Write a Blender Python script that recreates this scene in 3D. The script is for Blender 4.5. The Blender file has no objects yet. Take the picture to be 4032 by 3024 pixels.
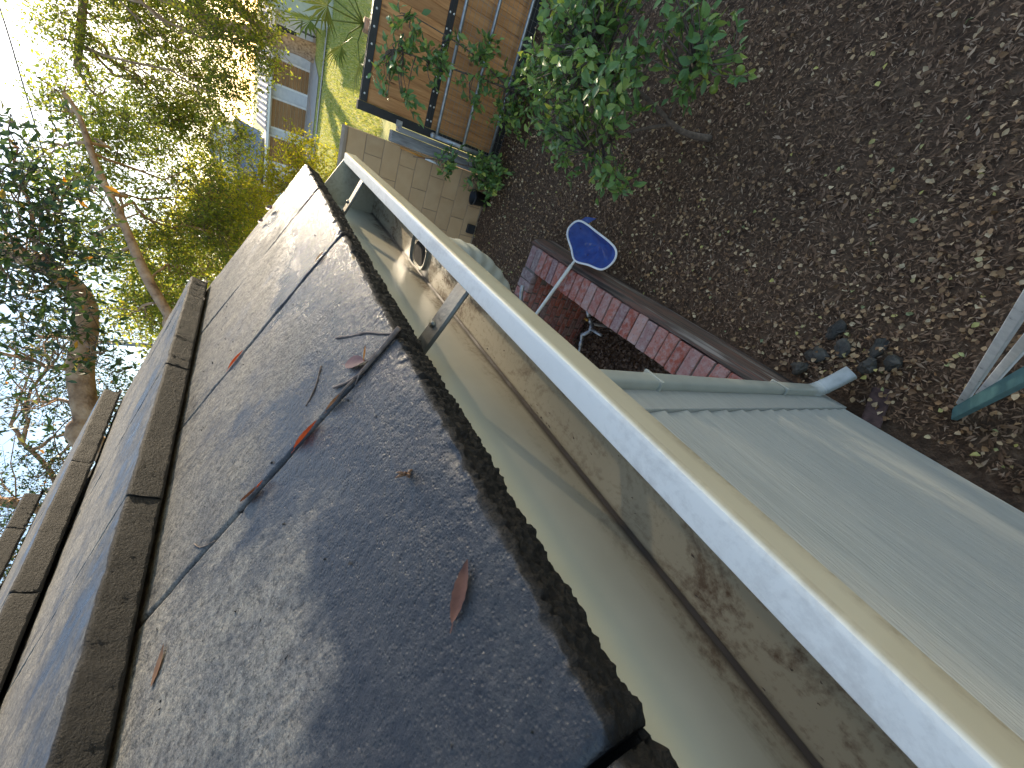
import bpy, math, random
import numpy as np
from mathutils import Matrix, Vector

# ------------------------------------------------------------------ camera, world, sun, exposure
scene = bpy.context.scene
COL = scene.collection
RAD = math.radians
H = 2.7                                   # camera height above the yard
cam_d = bpy.data.cameras.new('camera'); cam = bpy.data.objects.new('camera', cam_d); COL.objects.link(cam)
cam_d.sensor_width = 36.0; cam_d.lens = 13.93; cam_d.clip_start = 0.01; cam_d.clip_end = 2000.0
R = np.array([[0.3350322, 0.82946077, 0.44693205], [-0.45336503, 0.55774197, -0.69525826], [-0.82596221, 0.03031054, 0.56291003]])
M4 = Matrix([list(R[0]) + [0], list(R[1]) + [0], list(R[2]) + [H], [0, 0, 0, 1]])
cam.matrix_world = M4
scene.camera = cam

SUN_AZ, SUN_EL = RAD(13.0), RAD(17.0)      # azimuth from +Y towards +X
world = bpy.data.worlds.new('World'); scene.world = world; world.use_nodes = True
wn = world.node_tree.nodes; wl = world.node_tree.links
sky = wn.new('ShaderNodeTexSky'); sky.sky_type = 'NISHITA'; sky.sun_disc = False
sky.sun_elevation = SUN_EL; sky.sun_rotation = SUN_AZ
sky.air_density = 1.0; sky.dust_density = 0.8; sky.ozone_density = 0.8
bg = wn['Background']; bg.inputs['Strength'].default_value = 0.15
wl.new(sky.outputs['Color'], bg.inputs['Color'])
sun_d = bpy.data.lights.new('sun', 'SUN'); sun_d.energy = 4.4; sun_d.angle = RAD(0.5); sun_d.color = (1.0, 0.83, 0.60)
sun = bpy.data.objects.new('sun', sun_d); COL.objects.link(sun)
sdir = Vector((math.sin(SUN_AZ) * math.cos(SUN_EL), math.cos(SUN_AZ) * math.cos(SUN_EL), math.sin(SUN_EL)))
sun.rotation_euler = sdir.to_track_quat('Z', 'Y').to_euler()
sun.location = (3, 10, 8)
vs = scene.view_settings
vs.view_transform = 'Standard'; vs.look = 'None'; vs.exposure = 1.3; vs.gamma = 1.0; vs.use_curve_mapping = False
scene.cycles.use_denoising = True
scene.cycles.max_bounces = 8; scene.cycles.transparent_max_bounces = 12
scene.cycles.sample_clamp_indirect = 6.0

rng = np.random.default_rng(7)
random.seed(7)

# ------------------------------------------------------------------ materials
def new_mat(name):
    m = bpy.data.materials.new(name); m.use_nodes = True
    nt = m.node_tree
    return m, nt, nt.nodes, nt.links, nt.nodes['Principled BSDF']

def ramp(nt, fac, stops):
    r = nt.nodes.new('ShaderNodeValToRGB')
    el = r.color_ramp.elements
    while len(el) > 1: el.remove(el[0])
    el[0].position = stops[0][0]; el[0].color = (*stops[0][1], 1)
    for p, c in stops[1:]:
        e = el.new(p); e.color = (*c, 1)
    nt.links.new(fac, r.inputs['Fac'])
    return r.outputs['Color']

def noise(nt, vec, scale, detail=4, rough=0.55, dist=0.0):
    n = nt.nodes.new('ShaderNodeTexNoise')
    n.inputs['Scale'].default_value = scale; n.inputs['Detail'].default_value = detail
    n.inputs['Roughness'].default_value = rough; n.inputs['Distortion'].default_value = dist
    if vec is not None: nt.links.new(vec, n.inputs['Vector'])
    return n.outputs['Fac']

def coords(nt, scale=(1, 1, 1), use='Object', rnd=True):
    tc = nt.nodes.new('ShaderNodeTexCoord')
    mp = nt.nodes.new('ShaderNodeMapping'); mp.inputs['Scale'].default_value = scale
    nt.links.new(tc.outputs[use], mp.inputs['Vector'])
    if rnd:
        oi = nt.nodes.new('ShaderNodeObjectInfo')
        ml = nt.nodes.new('ShaderNodeMath'); ml.operation = 'MULTIPLY'; ml.inputs[1].default_value = 37.0
        nt.links.new(oi.outputs['Random'], ml.inputs[0])
        nt.links.new(ml.outputs[0], mp.inputs['Location'])
    return mp.outputs['Vector']

def mixc(nt, fac, a, b, mode='MIX'):
    m = nt.nodes.new('ShaderNodeMix'); m.data_type = 'RGBA'; m.blend_type = mode
    for s, v in ((0, fac), (6, a), (7, b)):
        if hasattr(v, 'links'): nt.links.new(v, m.inputs[s])
        elif s == 0: m.inputs[0].default_value = v
        else: m.inputs[s].default_value = (*v, 1)
    return m.outputs[2]

def bump(nt, h, strength, dist, bsdf, prev=None):
    b = nt.nodes.new('ShaderNodeBump'); b.inputs['Strength'].default_value = strength; b.inputs['Distance'].default_value = dist
    nt.links.new(h, b.inputs['Height'])
    if prev is not None: nt.links.new(prev, b.inputs['Normal'])
    if bsdf is not None: nt.links.new(b.outputs['Normal'], bsdf.inputs['Normal'])
    return b.outputs['Normal']

def pmat(name, stops, scale=8, detail=5, rough=0.7, sc=(1, 1, 1), bstr=0.3, bdist=0.004, bscale=None, metal=0.0, use='Object', rnd=True, objvar=0.0, island=0.0, spec=0.5):
    m, nt, nd, lk, bs = new_mat(name)
    v = coords(nt, sc, use, rnd)
    f = noise(nt, v, scale, detail)
    c = ramp(nt, f, stops)
    if objvar:
        oi = nd.new('ShaderNodeObjectInfo')
        hs = nd.new('ShaderNodeHueSaturation'); mr = nd.new('ShaderNodeMapRange')
        mr.inputs['To Min'].default_value = 1 - objvar; mr.inputs['To Max'].default_value = 1 + objvar
        lk.new(oi.outputs['Random'], mr.inputs['Value']); lk.new(mr.outputs['Result'], hs.inputs['Value']); lk.new(c, hs.inputs['Color'])
        c = hs.outputs['Color']
    if island:
        gi = nd.new('ShaderNodeNewGeometry')
        hs = nd.new('ShaderNodeHueSaturation'); mr = nd.new('ShaderNodeMapRange')
        mr.inputs['To Min'].default_value = 1 - island; mr.inputs['To Max'].default_value = 1 + island
        lk.new(gi.outputs['Random Per Island'], mr.inputs['Value']); lk.new(mr.outputs['Result'], hs.inputs['Value']); lk.new(c, hs.inputs['Color'])
        c = hs.outputs['Color']
    lk.new(c, bs.inputs['Base Color'])
    bs.inputs['Roughness'].default_value = rough; bs.inputs['Metallic'].default_value = metal
    bs.inputs['Specular IOR Level'].default_value = spec
    if bstr:
        bump(nt, noise(nt, v, bscale or scale * 6, 4), bstr, bdist, bs)
    return m

def islandmat(name, stops, rough=0.6, translucent=0.0, tcol=None, bscale=0):
    """one colour per loose piece (leaf, chip)"""
    m, nt, nd, lk, bs = new_mat(name)
    gi = nd.new('ShaderNodeNewGeometry')
    c = ramp(nt, gi.outputs['Random Per Island'], stops)
    if bscale:
        v = coords(nt, (1, 1, 1), 'Object', False)
        c = mixc(nt, 0.5, c, ramp(nt, noise(nt, v, bscale, 3), [(0.3, (0.45, 0.45, 0.45)), (0.7, (1.4, 1.4, 1.4))]), 'MULTIPLY')
    lk.new(c, bs.inputs['Base Color']); bs.inputs['Roughness'].default_value = rough
    if translucent:
        tr = nd.new('ShaderNodeBsdfTranslucent'); mx = nd.new('ShaderNodeMixShader'); mx.inputs[0].default_value = translucent
        hs = nd.new('ShaderNodeHueSaturation'); hs.inputs['Value'].default_value = 1.9; hs.inputs['Saturation'].default_value = 1.05; hs.inputs['Hue'].default_value = 0.485
        lk.new(c, hs.inputs['Color']); lk.new(hs.outputs['Color'], tr.inputs['Color'])
        lk.new(bs.outputs[0], mx.inputs[1]); lk.new(tr.outputs[0], mx.inputs[2])
        lk.new(mx.outputs[0], nd['Material Output'].inputs['Surface'])
    return m

MT = {}
def tile_mat():
    m, nt, nd, lk, bs = new_mat('concrete_tile')
    v = coords(nt, (1, 1, 1), 'Object', False)
    big = noise(nt, v, 7, 5, 0.6)                     # blotches of damp and lichen
    streak = noise(nt, coords(nt, (4, 16, 4), 'Object', False), 3, 4, 0.6)
    fine = noise(nt, v, 150, 6, 0.72)
    c1 = ramp(nt, fine, [(0.34, (0.06, 0.058, 0.055)), (0.46, (0.135, 0.13, 0.12)), (0.56, (0.20, 0.19, 0.17)), (0.70, (0.28, 0.265, 0.235))])
    c1 = mixc(nt, ramp(nt, noise(nt, v, 380, 2, 0.5), [(0.56, (0, 0, 0)), (0.68, (0.5, 0.5, 0.5))]), c1, (0.34, 0.315, 0.265))
    oi_ = nd.new('ShaderNodeObjectInfo'); hs_ = nd.new('ShaderNodeHueSaturation'); mr_ = nd.new('ShaderNodeMapRange'); mr_.inputs['To Min'].default_value = 0.84; mr_.inputs['To Max'].default_value = 1.16
    lk.new(oi_.outputs['Random'], mr_.inputs['Value']); lk.new(mr_.outputs['Result'], hs_.inputs['Value']); lk.new(c1, hs_.inputs['Color']); c1 = hs_.outputs['Color']
    at = nd.new('ShaderNodeAttribute'); at.attribute_name = 'wet'
    ad = nd.new('ShaderNodeMath'); ad.operation = 'ADD'
    mu = nd.new('ShaderNodeMath'); mu.operation = 'MULTIPLY_ADD'; mu.inputs[1].default_value = 2.2; mu.inputs[2].default_value = -1.1
    lk.new(big, mu.inputs[0]); lk.new(mu.outputs[0], ad.inputs[0]); lk.new(at.outputs['Fac'], ad.inputs[1])
    mu2 = nd.new('ShaderNodeMath'); mu2.operation = 'MULTIPLY_ADD'; mu2.inputs[1].default_value = 1.1; mu2.inputs[2].default_value = -0.55
    lk.new(streak, mu2.inputs[0]); ad2 = nd.new('ShaderNodeMath'); ad2.operation = 'ADD'; ad2.use_clamp = True
    lk.new(ad.outputs[0], ad2.inputs[0]); lk.new(mu2.outputs[0], ad2.inputs[1])
    wet = ramp(nt, ad2.outputs[0], [(0.15, (0, 0, 0)), (0.75, (1, 1, 1))])
    wetv = nd.new('ShaderNodeRGBToBW'); lk.new(wet, wetv.inputs[0])
    cw = mixc(nt, 0.88, c1, (0.026, 0.026, 0.029))
    c = mixc(nt, wetv.outputs[0], c1, cw)
    c = mixc(nt, 0.75, c, ramp(nt, noise(nt, v, 24, 5, 0.65), [(0.35, (0.62, 0.64, 0.70)), (0.55, (1.0, 0.98, 0.95)), (0.7, (1.18, 1.14, 1.05))]), 'MULTIPLY')
    c = mixc(nt, ramp(nt, noise(nt, v, 420, 3, 0.6), [(0.31, (0.8, 0.8, 0.8)), (0.40, (0, 0, 0))]), c, (0.022, 0.02, 0.018))
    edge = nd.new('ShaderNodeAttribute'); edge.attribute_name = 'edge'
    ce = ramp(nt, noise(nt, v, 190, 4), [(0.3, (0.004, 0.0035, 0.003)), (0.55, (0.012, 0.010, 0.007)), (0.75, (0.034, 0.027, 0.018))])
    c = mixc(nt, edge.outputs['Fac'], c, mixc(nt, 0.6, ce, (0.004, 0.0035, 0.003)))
    lk.new(c, bs.inputs['Base Color'])
    bs.inputs['Specular IOR Level'].default_value = 0.45
    rr = nd.new('ShaderNodeMapRange'); rr.inputs['To Min'].default_value = 0.85; rr.inputs['To Max'].default_value = 0.22
    lk.new(wetv.outputs[0], rr.inputs['Value'])
    rmx = nd.new('ShaderNodeMix'); lk.new(edge.outputs['Fac'], rmx.inputs[0]); lk.new(rr.outputs['Result'], rmx.inputs[2]); rmx.inputs[3].default_value = 0.72; lk.new(rmx.outputs[0], bs.inputs['Roughness'])
    vo = nd.new('ShaderNodeTexVoronoi'); vo.inputs['Scale'].default_value = 330; lk.new(v, vo.inputs['Vector'])
    pit = ramp(nt, vo.outputs['Distance'], [(0.05, (0, 0, 0)), (0.45, (1, 1, 1))])
    mot = noise(nt, v, 22, 5, 0.65)
    n0_ = bump(nt, noise(nt, v, 260, 5, 0.75), 1.0, 0.0030, None)
    nmx = nd.new('ShaderNodeMix'); nmx.data_type = 'VECTOR'
    gn = nd.new('ShaderNodeNewGeometry')
    lk.new(edge.outputs['Fac'], nmx.inputs[0]); lk.new(gn.outputs['Normal'], nmx.inputs[4]); lk.new(n0_, nmx.inputs[5])
    n1 = bump(nt, fine, 0.6, 0.0018, None, nmx.outputs[1])
    n2 = bump(nt, pit, 0.35, 0.0012, None, n1)
    bump(nt, noise(nt, v, 900, 2), 0.3, 0.0005, bs, n2)
    return m
MT['tile'] = tile_mat()

def gutter_mat():
    m, nt, nd, lk, bs = new_mat('painted_gutter')
    v = coords(nt, (1, 0.35, 1), 'Object', False); vv = coords(nt, (1, 1, 1), 'Object', False)
    base = ramp(nt, noise(nt, vv, 9, 5), [(0.35, (0.47, 0.425, 0.30)), (0.65, (0.53, 0.485, 0.355))])
    dirt = nd.new('ShaderNodeAttribute'); dirt.attribute_name = 'dirt'
    n = noise(nt, v, 26, 7, 0.7, 1.2); n2 = noise(nt, vv, 150, 4, 0.7)
    s = nd.new('ShaderNodeMath'); s.operation = 'MULTIPLY_ADD'; s.inputs[1].default_value = 0.55; lk.new(n2, s.inputs[0]); lk.new(n, s.inputs[2])
    k = ramp(nt, s.outputs[0], [(0.74, (0, 0, 0)), (0.95, (1, 1, 1))])
    kb = nd.new('ShaderNodeRGBToBW'); lk.new(k, kb.inputs[0])
    f = nd.new('ShaderNodeMath'); f.operation = 'MULTIPLY'; lk.new(kb.outputs[0], f.inputs[0]); lk.new(dirt.outputs['Fac'], f.inputs[1]); f.use_clamp = True
    base2 = mixc(nt, 0.0, base, (0.2, 0.15, 0.1))
    tint = mixc(nt, dirt.outputs['Fac'], base2, mixc(nt, 0.5, base2, (0.26, 0.20, 0.12)))
    bl = nd.new('ShaderNodeAttribute'); bl.attribute_name = 'sky_white'; cr = nd.new('ShaderNodeAttribute'); cr.attribute_name = 'crease'
    tint = mixc(nt, bl.outputs['Fac'], tint, (0.80, 0.775, 0.69))  # lip top painted whiter to imitate skylight on its upward face
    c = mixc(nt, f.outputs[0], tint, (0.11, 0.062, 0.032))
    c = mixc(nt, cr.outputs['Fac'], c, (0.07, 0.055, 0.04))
    lk.new(c, bs.inputs['Base Color'])
    r = nd.new('ShaderNodeMapRange'); r.inputs['To Min'].default_value = 0.30; r.inputs['To Max'].default_value = 0.75
    lk.new(f.outputs[0], r.inputs['Value']); lk.new(r.outputs['Result'], bs.inputs['Roughness'])
    bump(nt, noise(nt, vv, 14, 3), 0.12, 0.004, bs)
    return m
MT['gutter'] = gutter_mat()
MT['sage_paint'] = pmat('sage_painted_wood', [(0.3, (0.325, 0.332, 0.305)), (0.7, (0.385, 0.392, 0.36))], scale=60, detail=8, rough=0.55, sc=(1, 0.07, 1), bstr=0.9, bdist=0.004, bscale=170, rnd=True)
MT['sage_metal'] = pmat('sage_painted_metal', [(0.3, (0.31, 0.325, 0.285)), (0.7, (0.37, 0.385, 0.335))], scale=10, rough=0.38, bstr=0.05)
MT['elbow_worn'] = pmat('pale_worn_metal', [(0.3, (0.27, 0.29, 0.27)), (0.6, (0.42, 0.44, 0.42)), (0.8, (0.50, 0.52, 0.50))], scale=14, rough=0.5, sc=(1, 1, 0.3), bstr=0.1)
MT['strap'] = pmat('zinc_strap', [(0.3, (0.12, 0.11, 0.09)), (0.65, (0.23, 0.215, 0.17))], scale=22, rough=0.38, metal=0.55, bstr=0.15)
MT['dark_gap'] = pmat('tarred_underlay', [(0.3, (0.012, 0.012, 0.012)), (0.7, (0.03, 0.028, 0.025))], rough=0.9)

def brick_mat():
    m, nt, nd, lk, bs = new_mat('old_red_brick')
    v = coords(nt); oi = nd.new('ShaderNodeObjectInfo')
    base = ramp(nt, oi.outputs['Random'], [(0.0, (0.30, 0.07, 0.042)), (0.25, (0.37, 0.125, 0.085)), (0.42, (0.34, 0.16, 0.135)), (0.6, (0.42, 0.10, 0.05)), (0.74, (0.23, 0.13, 0.125)), (0.88, (0.45, 0.24, 0.19)), (1.0, (0.16, 0.12, 0.115))])
    f = noise(nt, v, 26, 5, 0.65)
    c = mixc(nt, ramp(nt, f, [(0.42, (0, 0, 0)), (0.75, (0.8, 0.8, 0.8))]), base, (0.43, 0.36, 0.33))
    c = mixc(nt, ramp(nt, noise(nt, v, 70, 4), [(0.58, (0, 0, 0)), (0.75, (0.85, 0.85, 0.85))]), c, (0.07, 0.05, 0.045))
    lk.new(c, bs.inputs['Base Color']); bs.inputs['Roughness'].default_value = 0.9
    bump(nt, noise(nt, v, 110, 4), 0.6, 0.003, bs)
    return m
MT['brick'] = brick_mat()
MT['mortar'] = pmat('lime_mortar', [(0.3, (0.13, 0.112, 0.092)), (0.7, (0.22, 0.195, 0.165))], scale=30, rough=0.95, bstr=0.5)
MT['stained_timber'] = pmat('weathered_timber', [(0.36, (0.03, 0.02, 0.014)), (0.45, (0.10, 0.072, 0.052)), (0.50, (0.16, 0.075, 0.05)), (0.55, (0.07, 0.045, 0.033)), (0.66, (0.27, 0.22, 0.175))], scale=4.5, detail=8, sc=(4, 0.22, 6), rough=0.8, bstr=0.8, bdist=0.006, bscale=9)
MT['block'] = pmat('tan_concrete_block', [(0.3, (0.48, 0.30, 0.15)), (0.7, (0.55, 0.365, 0.20))], scale=5, rough=0.9, bstr=0.35, bscale=140, objvar=0.06)
MT['block_joint'] = pmat('pale_block_joint', [(0.3, (0.26, 0.19, 0.125)), (0.7, (0.36, 0.275, 0.19))], scale=8, rough=0.95)
def cedar():
    m, nt, nd, lk, bs = new_mat('cedar_boards')
    v = coords(nt, (9, 9, 0.7))
    f = noise(nt, v, 3.5, 7, 0.6, 0.6)
    c = ramp(nt, f, [(0.25, (0.34, 0.14, 0.046)), (0.5, (0.54, 0.25, 0.088)), (0.75, (0.66, 0.35, 0.14))])
    kn = nd.new('ShaderNodeTexVoronoi'); kn.inputs['Scale'].default_value = 3.2; lk.new(coords(nt, (1.6, 1, 0.8)), kn.inputs['Vector'])
    c = mixc(nt, ramp(nt, kn.outputs['Distance'], [(0.03, (0.9, 0.9, 0.9)), (0.12, (0, 0, 0))]), c, (0.09, 0.035, 0.015))
    oi = nd.new('ShaderNodeObjectInfo'); hs = nd.new('ShaderNodeHueSaturation'); mr = nd.new('ShaderNodeMapRange')
    mr.inputs['To Min'].default_value = 0.78; mr.inputs['To Max'].default_value = 1.2
    lk.new(oi.outputs['Random'], mr.inputs['Value']); lk.new(mr.outputs['Result'], hs.inputs['Value']); lk.new(c, hs.inputs['Color'])
    lk.new(hs.outputs['Color'], bs.inputs['Base Color']); bs.inputs['Roughness'].default_value = 0.62
    bump(nt, f, 0.3, 0.003, bs)
    return m
MT['cedar'] = cedar()
MT['black_steel'] = pmat('black_steel', [(0.3, (0.016, 0.017, 0.018)), (0.7, (0.032, 0.032, 0.034))], rough=0.45, bstr=0.1)
MT['zinc'] = pmat('galvanised_pipe', [(0.3, (0.30, 0.31, 0.31)), (0.6, (0.46, 0.47, 0.47)), (0.8, (0.54, 0.55, 0.55))], scale=24, rough=0.42, metal=0.7, bstr=0.15)
MT['bolt'] = pmat('bolt_head', [(0.3, (0.55, 0.53, 0.48)), (0.7, (0.75, 0.73, 0.68))], rough=0.35, metal=0.6, bstr=0)
MT['wire'] = pmat('fence_wire', [(0.3, (0.20, 0.19, 0.175)), (0.7, (0.33, 0.32, 0.30))], rough=0.5, metal=0.5, bstr=0)
MT['grey_timber'] = pmat('grey_weathered_post', [(0.3, (0.15, 0.145, 0.14)), (0.5, (0.25, 0.245, 0.24)), (0.7, (0.34, 0.335, 0.32))], scale=6, sc=(6, 6, 0.8), rough=0.85, bstr=0.5, bscale=20)
MT['white_paint'] = pmat('white_paint', [(0.3, (0.70, 0.70, 0.69)), (0.7, (0.82, 0.82, 0.80))], rough=0.4, bstr=0.05)
MT['alu_pole'] = pmat('satin_pole', [(0.3, (0.62, 0.61, 0.55)), (0.7, (0.74, 0.73, 0.66))], rough=0.35, metal=0.1, bstr=0.03)
MT['splatter'] = pmat('paint_splattered_white', [(0.30, (0.06, 0.06, 0.06)), (0.36, (0.66, 0.66, 0.68)), (0.7, (0.82, 0.82, 0.83))], scale=26, detail=5, rough=0.5, bstr=0.2)
MT['teal'] = pmat('worn_teal_rail', [(0.3, (0.06, 0.15, 0.17)), (0.6, (0.10, 0.23, 0.25)), (0.8, (0.12, 0.29, 0.30))], scale=9, rough=0.5, bstr=0.15)
MT['stone'] = pmat('dark_river_stone', [(0.3, (0.035, 0.03, 0.022)), (0.55, (0.07, 0.06, 0.045)), (0.75, (0.12, 0.108, 0.085))], scale=9, rough=0.75, bstr=0.6, bscale=40, objvar=0.3)
MT['soil'] = pmat('mulched_soil', [(0.3, (0.06, 0.032, 0.016)), (0.5, (0.12, 0.068, 0.036)), (0.72, (0.19, 0.115, 0.064))], scale=22, detail=7, rough=0.95, bstr=0.9, bdist=0.02, bscale=60, rnd=False)
MT['mulch'] = islandmat('bark_mulch', [(0.0, (0.09, 0.046, 0.021)), (0.4, (0.185, 0.10, 0.05)), (0.7, (0.265, 0.15, 0.08)), (0.9, (0.34, 0.205, 0.12)), (1.0, (0.46, 0.32, 0.20))], rough=0.85, bscale=1.3)
MT['litter'] = islandmat('dry_leaf_litter', [(0.0, (0.16, 0.08, 0.032)), (0.3, (0.29, 0.155, 0.066)), (0.6, (0.41, 0.25, 0.115)), (0.82, (0.50, 0.335, 0.175)), (0.93, (0.58, 0.43, 0.25)), (0.96, (0.48, 0.40, 0.10)), (1.0, (0.30, 0.33, 0.16))], rough=0.7, bscale=30)
MT['well_litter'] = islandmat('brown_leaf_litter', [(0.0, (0.06, 0.034, 0.02)), (0.4, (0.13, 0.078, 0.045)), (0.8, (0.21, 0.135, 0.085)), (1.0, (0.28, 0.20, 0.14))], rough=0.75, bscale=30)
MT['citrus'] = islandmat('citrus_leaf', [(0.0, (0.085, 0.165, 0.045)), (0.45, (0.135, 0.24, 0.065)), (0.8, (0.20, 0.31, 0.075)), (0.95, (0.30, 0.38, 0.07)), (1.0, (0.40, 0.43, 0.08))], rough=0.38, translucent=0.25)
def citrus_obj():
    m, nt, nd, lk, bs = new_mat('citrus_leaf_single')
    oi = nd.new('ShaderNodeObjectInfo')
    c = ramp(nt, oi.outputs['Random'], [(0.0, (0.10, 0.19, 0.052)), (0.4, (0.145, 0.265, 0.075)), (0.75, (0.20, 0.32, 0.085)), (0.92, (0.29, 0.37, 0.075)), (1.0, (0.42, 0.44, 0.08))])
    v = coords(nt)
    c = mixc(nt, 0.6, c, ramp(nt, noise(nt, v, 28, 3), [(0.3, (0.6, 0.6, 0.6)), (0.7, (1.35, 1.35, 1.2))]), 'MULTIPLY')
    lk.new(c, bs.inputs['Base Color']); bs.inputs['Roughness'].default_value = 0.36
    tr = nd.new('ShaderNodeBsdfTranslucent'); mx = nd.new('ShaderNodeMixShader'); mx.inputs[0].default_value = 0.22
    lk.new(c, tr.inputs['Color']); lk.new(bs.outputs[0], mx.inputs[1]); lk.new(tr.outputs[0], mx.inputs[2]); lk.new(mx.outputs[0], nd['Material Output'].inputs['Surface'])
    return m
MT['citrus_single'] = citrus_obj()
MT['oak_leaf'] = islandmat('small_tree_leaf', [(0.0, (0.085, 0.13, 0.025)), (0.5, (0.16, 0.21, 0.034)), (0.85, (0.25, 0.28, 0.04)), (1.0, (0.33, 0.30, 0.045))], rough=0.55, translucent=0.66)
MT['elm_leaf'] = islandmat('broad_tree_leaf', [(0.0, (0.018, 0.040, 0.016)), (0.6, (0.036, 0.075, 0.022)), (0.9, (0.075, 0.12, 0.025)), (0.97, (0.17, 0.16, 0.03)), (1.0, (0.45, 0.22, 0.03))], rough=0.45, translucent=0.30)
MT['yellow_leaf'] = islandmat('sunny_shrub_leaf', [(0.0, (0.18, 0.22, 0.025)), (0.5, (0.30, 0.32, 0.035)), (1.0, (0.42, 0.37, 0.04))], rough=0.55, translucent=0.75)
MT['palm_leaf'] = islandmat('fan_palm_leaf', [(0.0, (0.045, 0.09, 0.022)), (0.6, (0.09, 0.15, 0.035)), (1.0, (0.19, 0.23, 0.06))], rough=0.4, translucent=0.3)
MT['bark'] = pmat('pale_bark', [(0.3, (0.16, 0.09, 0.05)), (0.5, (0.40, 0.25, 0.145)), (0.75, (0.56, 0.39, 0.25))], scale=9, detail=7, sc=(1, 1, 1), rough=0.9, bstr=0.9, bdist=0.02, bscale=22)
MT['twig'] = pmat('twig_bark', [(0.3, (0.07, 0.05, 0.038)), (0.7, (0.17, 0.125, 0.095))], scale=40, rough=0.85, bstr=0.4, bdist=0.001)
MT['dry_twig'] = pmat('grey_fallen_twig', [(0.3, (0.09, 0.06, 0.045)), (0.6, (0.20, 0.15, 0.12)), (0.8, (0.32, 0.27, 0.23))], scale=120, rough=0.75, bstr=0.5, bdist=0.0006, bscale=500)
MT['lawn'] = pmat('dry_lawn', [(0.3, (0.26, 0.28, 0.055)), (0.5, (0.40, 0.39, 0.09)), (0.72, (0.52, 0.46, 0.14))], scale=3, detail=9, rough=0.9, bstr=0.6, bdist=0.03, bscale=40, rnd=False)
MT['grass'] = islandmat('grass_blade', [(0.0, (0.18, 0.23, 0.045)), (0.6, (0.33, 0.35, 0.08)), (1.0, (0.48, 0.43, 0.14))], rough=0.7, translucent=0.35)
MT['concrete'] = pmat('pale_concrete', [(0.3, (0.38, 0.33, 0.28)), (0.7, (0.50, 0.44, 0.38))], scale=4, detail=7, rough=0.9, rnd=False)
MT['render_white'] = pmat('white_stucco', [(0.3, (0.50, 0.52, 0.54)), (0.7, (0.62, 0.63, 0.64))], scale=6, rough=0.85)
MT['pale_green'] = pmat('pale_green_stucco', [(0.3, (0.43, 0.45, 0.38)), (0.7, (0.50, 0.52, 0.44))], scale=6, rough=0.85)
MT['door_wood'] = pmat('varnished_door_wood', [(0.3, (0.20, 0.095, 0.03)), (0.7, (0.34, 0.18, 0.065))], scale=5, sc=(0.6, 4, 9), rough=0.5, bstr=0.2, objvar=0.15)
MT['roof_metal'] = pmat('blue_grey_metal_roof', [(0.3, (0.19, 0.22, 0.27)), (0.7, (0.27, 0.30, 0.36))], scale=3, rough=0.75, metal=0.0, spec=0.15, bstr=0.05)
MT['dark_glass'] = pmat('dark_window_glass', [(0.3, (0.02, 0.022, 0.025)), (0.7, (0.045, 0.048, 0.05))], rough=0.08, bstr=0)
MT['cable'] = pmat('black_cable', [(0.3, (0.02, 0.02, 0.02)), (0.7, (0.03, 0.03, 0.03))], rough=0.6, bstr=0)
MT['black_plastic'] = pmat('black_plastic_pot', [(0.3, (0.012, 0.012, 0.013)), (0.7, (0.025, 0.025, 0.026))], rough=0.5, bstr=0.1)
MT['orange_rod'] = pmat('orange_plastic', [(0.3, (0.50, 0.20, 0.04)), (0.7, (0.62, 0.28, 0.06))], rough=0.45, bstr=0)
MT['brass'] = pmat('orange_brass', [(0.3, (0.42, 0.20, 0.035)), (0.7, (0.58, 0.32, 0.06))], rough=0.35, metal=0.5, bstr=0)
MT['fruit'] = pmat('unripe_citrus_fruit', [(0.3, (0.15, 0.22, 0.03)), (0.7, (0.24, 0.30, 0.045))], rough=0.45, bstr=0.2, bscale=90)
def leafm(name, a, b, rough=0.5, tr=0.2):
    m, nt, nd, lk, bs = new_mat(name)
    v = coords(nt)
    c = ramp(nt, noise(nt, v, 70, 4), [(0.3, a), (0.7, b)])
    lk.new(c, bs.inputs['Base Color']); bs.inputs['Roughness'].default_value = rough
    bump(nt, noise(nt, v, 300, 3), 0.3, 0.0006, bs)
    t = nd.new('ShaderNodeBsdfTranslucent'); mx = nd.new('ShaderNodeMixShader'); mx.inputs[0].default_value = tr
    lk.new(c, t.inputs['Color']); lk.new(bs.outputs[0], mx.inputs[1]); lk.new(t.outputs[0], mx.inputs[2]); lk.new(mx.outputs[0], nd['Material Output'].inputs['Surface'])
    return m
MT['leaf_red'] = leafm('red_fallen_leaf', (0.30, 0.04, 0.014), (0.46, 0.09, 0.024), tr=0.2)
MT['leaf_rust'] = leafm('rust_fallen_leaf', (0.085, 0.032, 0.017), (0.19, 0.08, 0.042))
MT['leaf_purple'] = leafm('dull_purple_leaf', (0.13, 0.05, 0.05), (0.21, 0.095, 0.085))
MT['leaf_tan'] = leafm('tan_fallen_leaf', (0.17, 0.085, 0.045), (0.30, 0.17, 0.095))
MT['leaf_orange'] = leafm('orange_fallen_leaf', (0.46, 0.16, 0.03), (0.62, 0.33, 0.10), tr=0.4)
def netmat():
    m, nt, nd, lk, bs = new_mat('blue_net_mesh')
    v = coords(nt, (1, 1, 1), 'Object', False)
    c = ramp(nt, noise(nt, v, 12, 4), [(0.3, (0.008, 0.06, 0.30)), (0.7, (0.02, 0.13, 0.52))])
    lk.new(c, bs.inputs['Base Color']); bs.inputs['Roughness'].default_value = 0.5
    t = nd.new('ShaderNodeBsdfTransparent'); mx = nd.new('ShaderNodeMixShader'); mx.inputs[0].default_value = 0.34
    lk.new(bs.outputs[0], mx.inputs[1]); lk.new(t.outputs[0], mx.inputs[2]); lk.new(mx.outputs[0], nd['Material Output'].inputs['Surface'])
    return m
MT['net'] = netmat()

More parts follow.
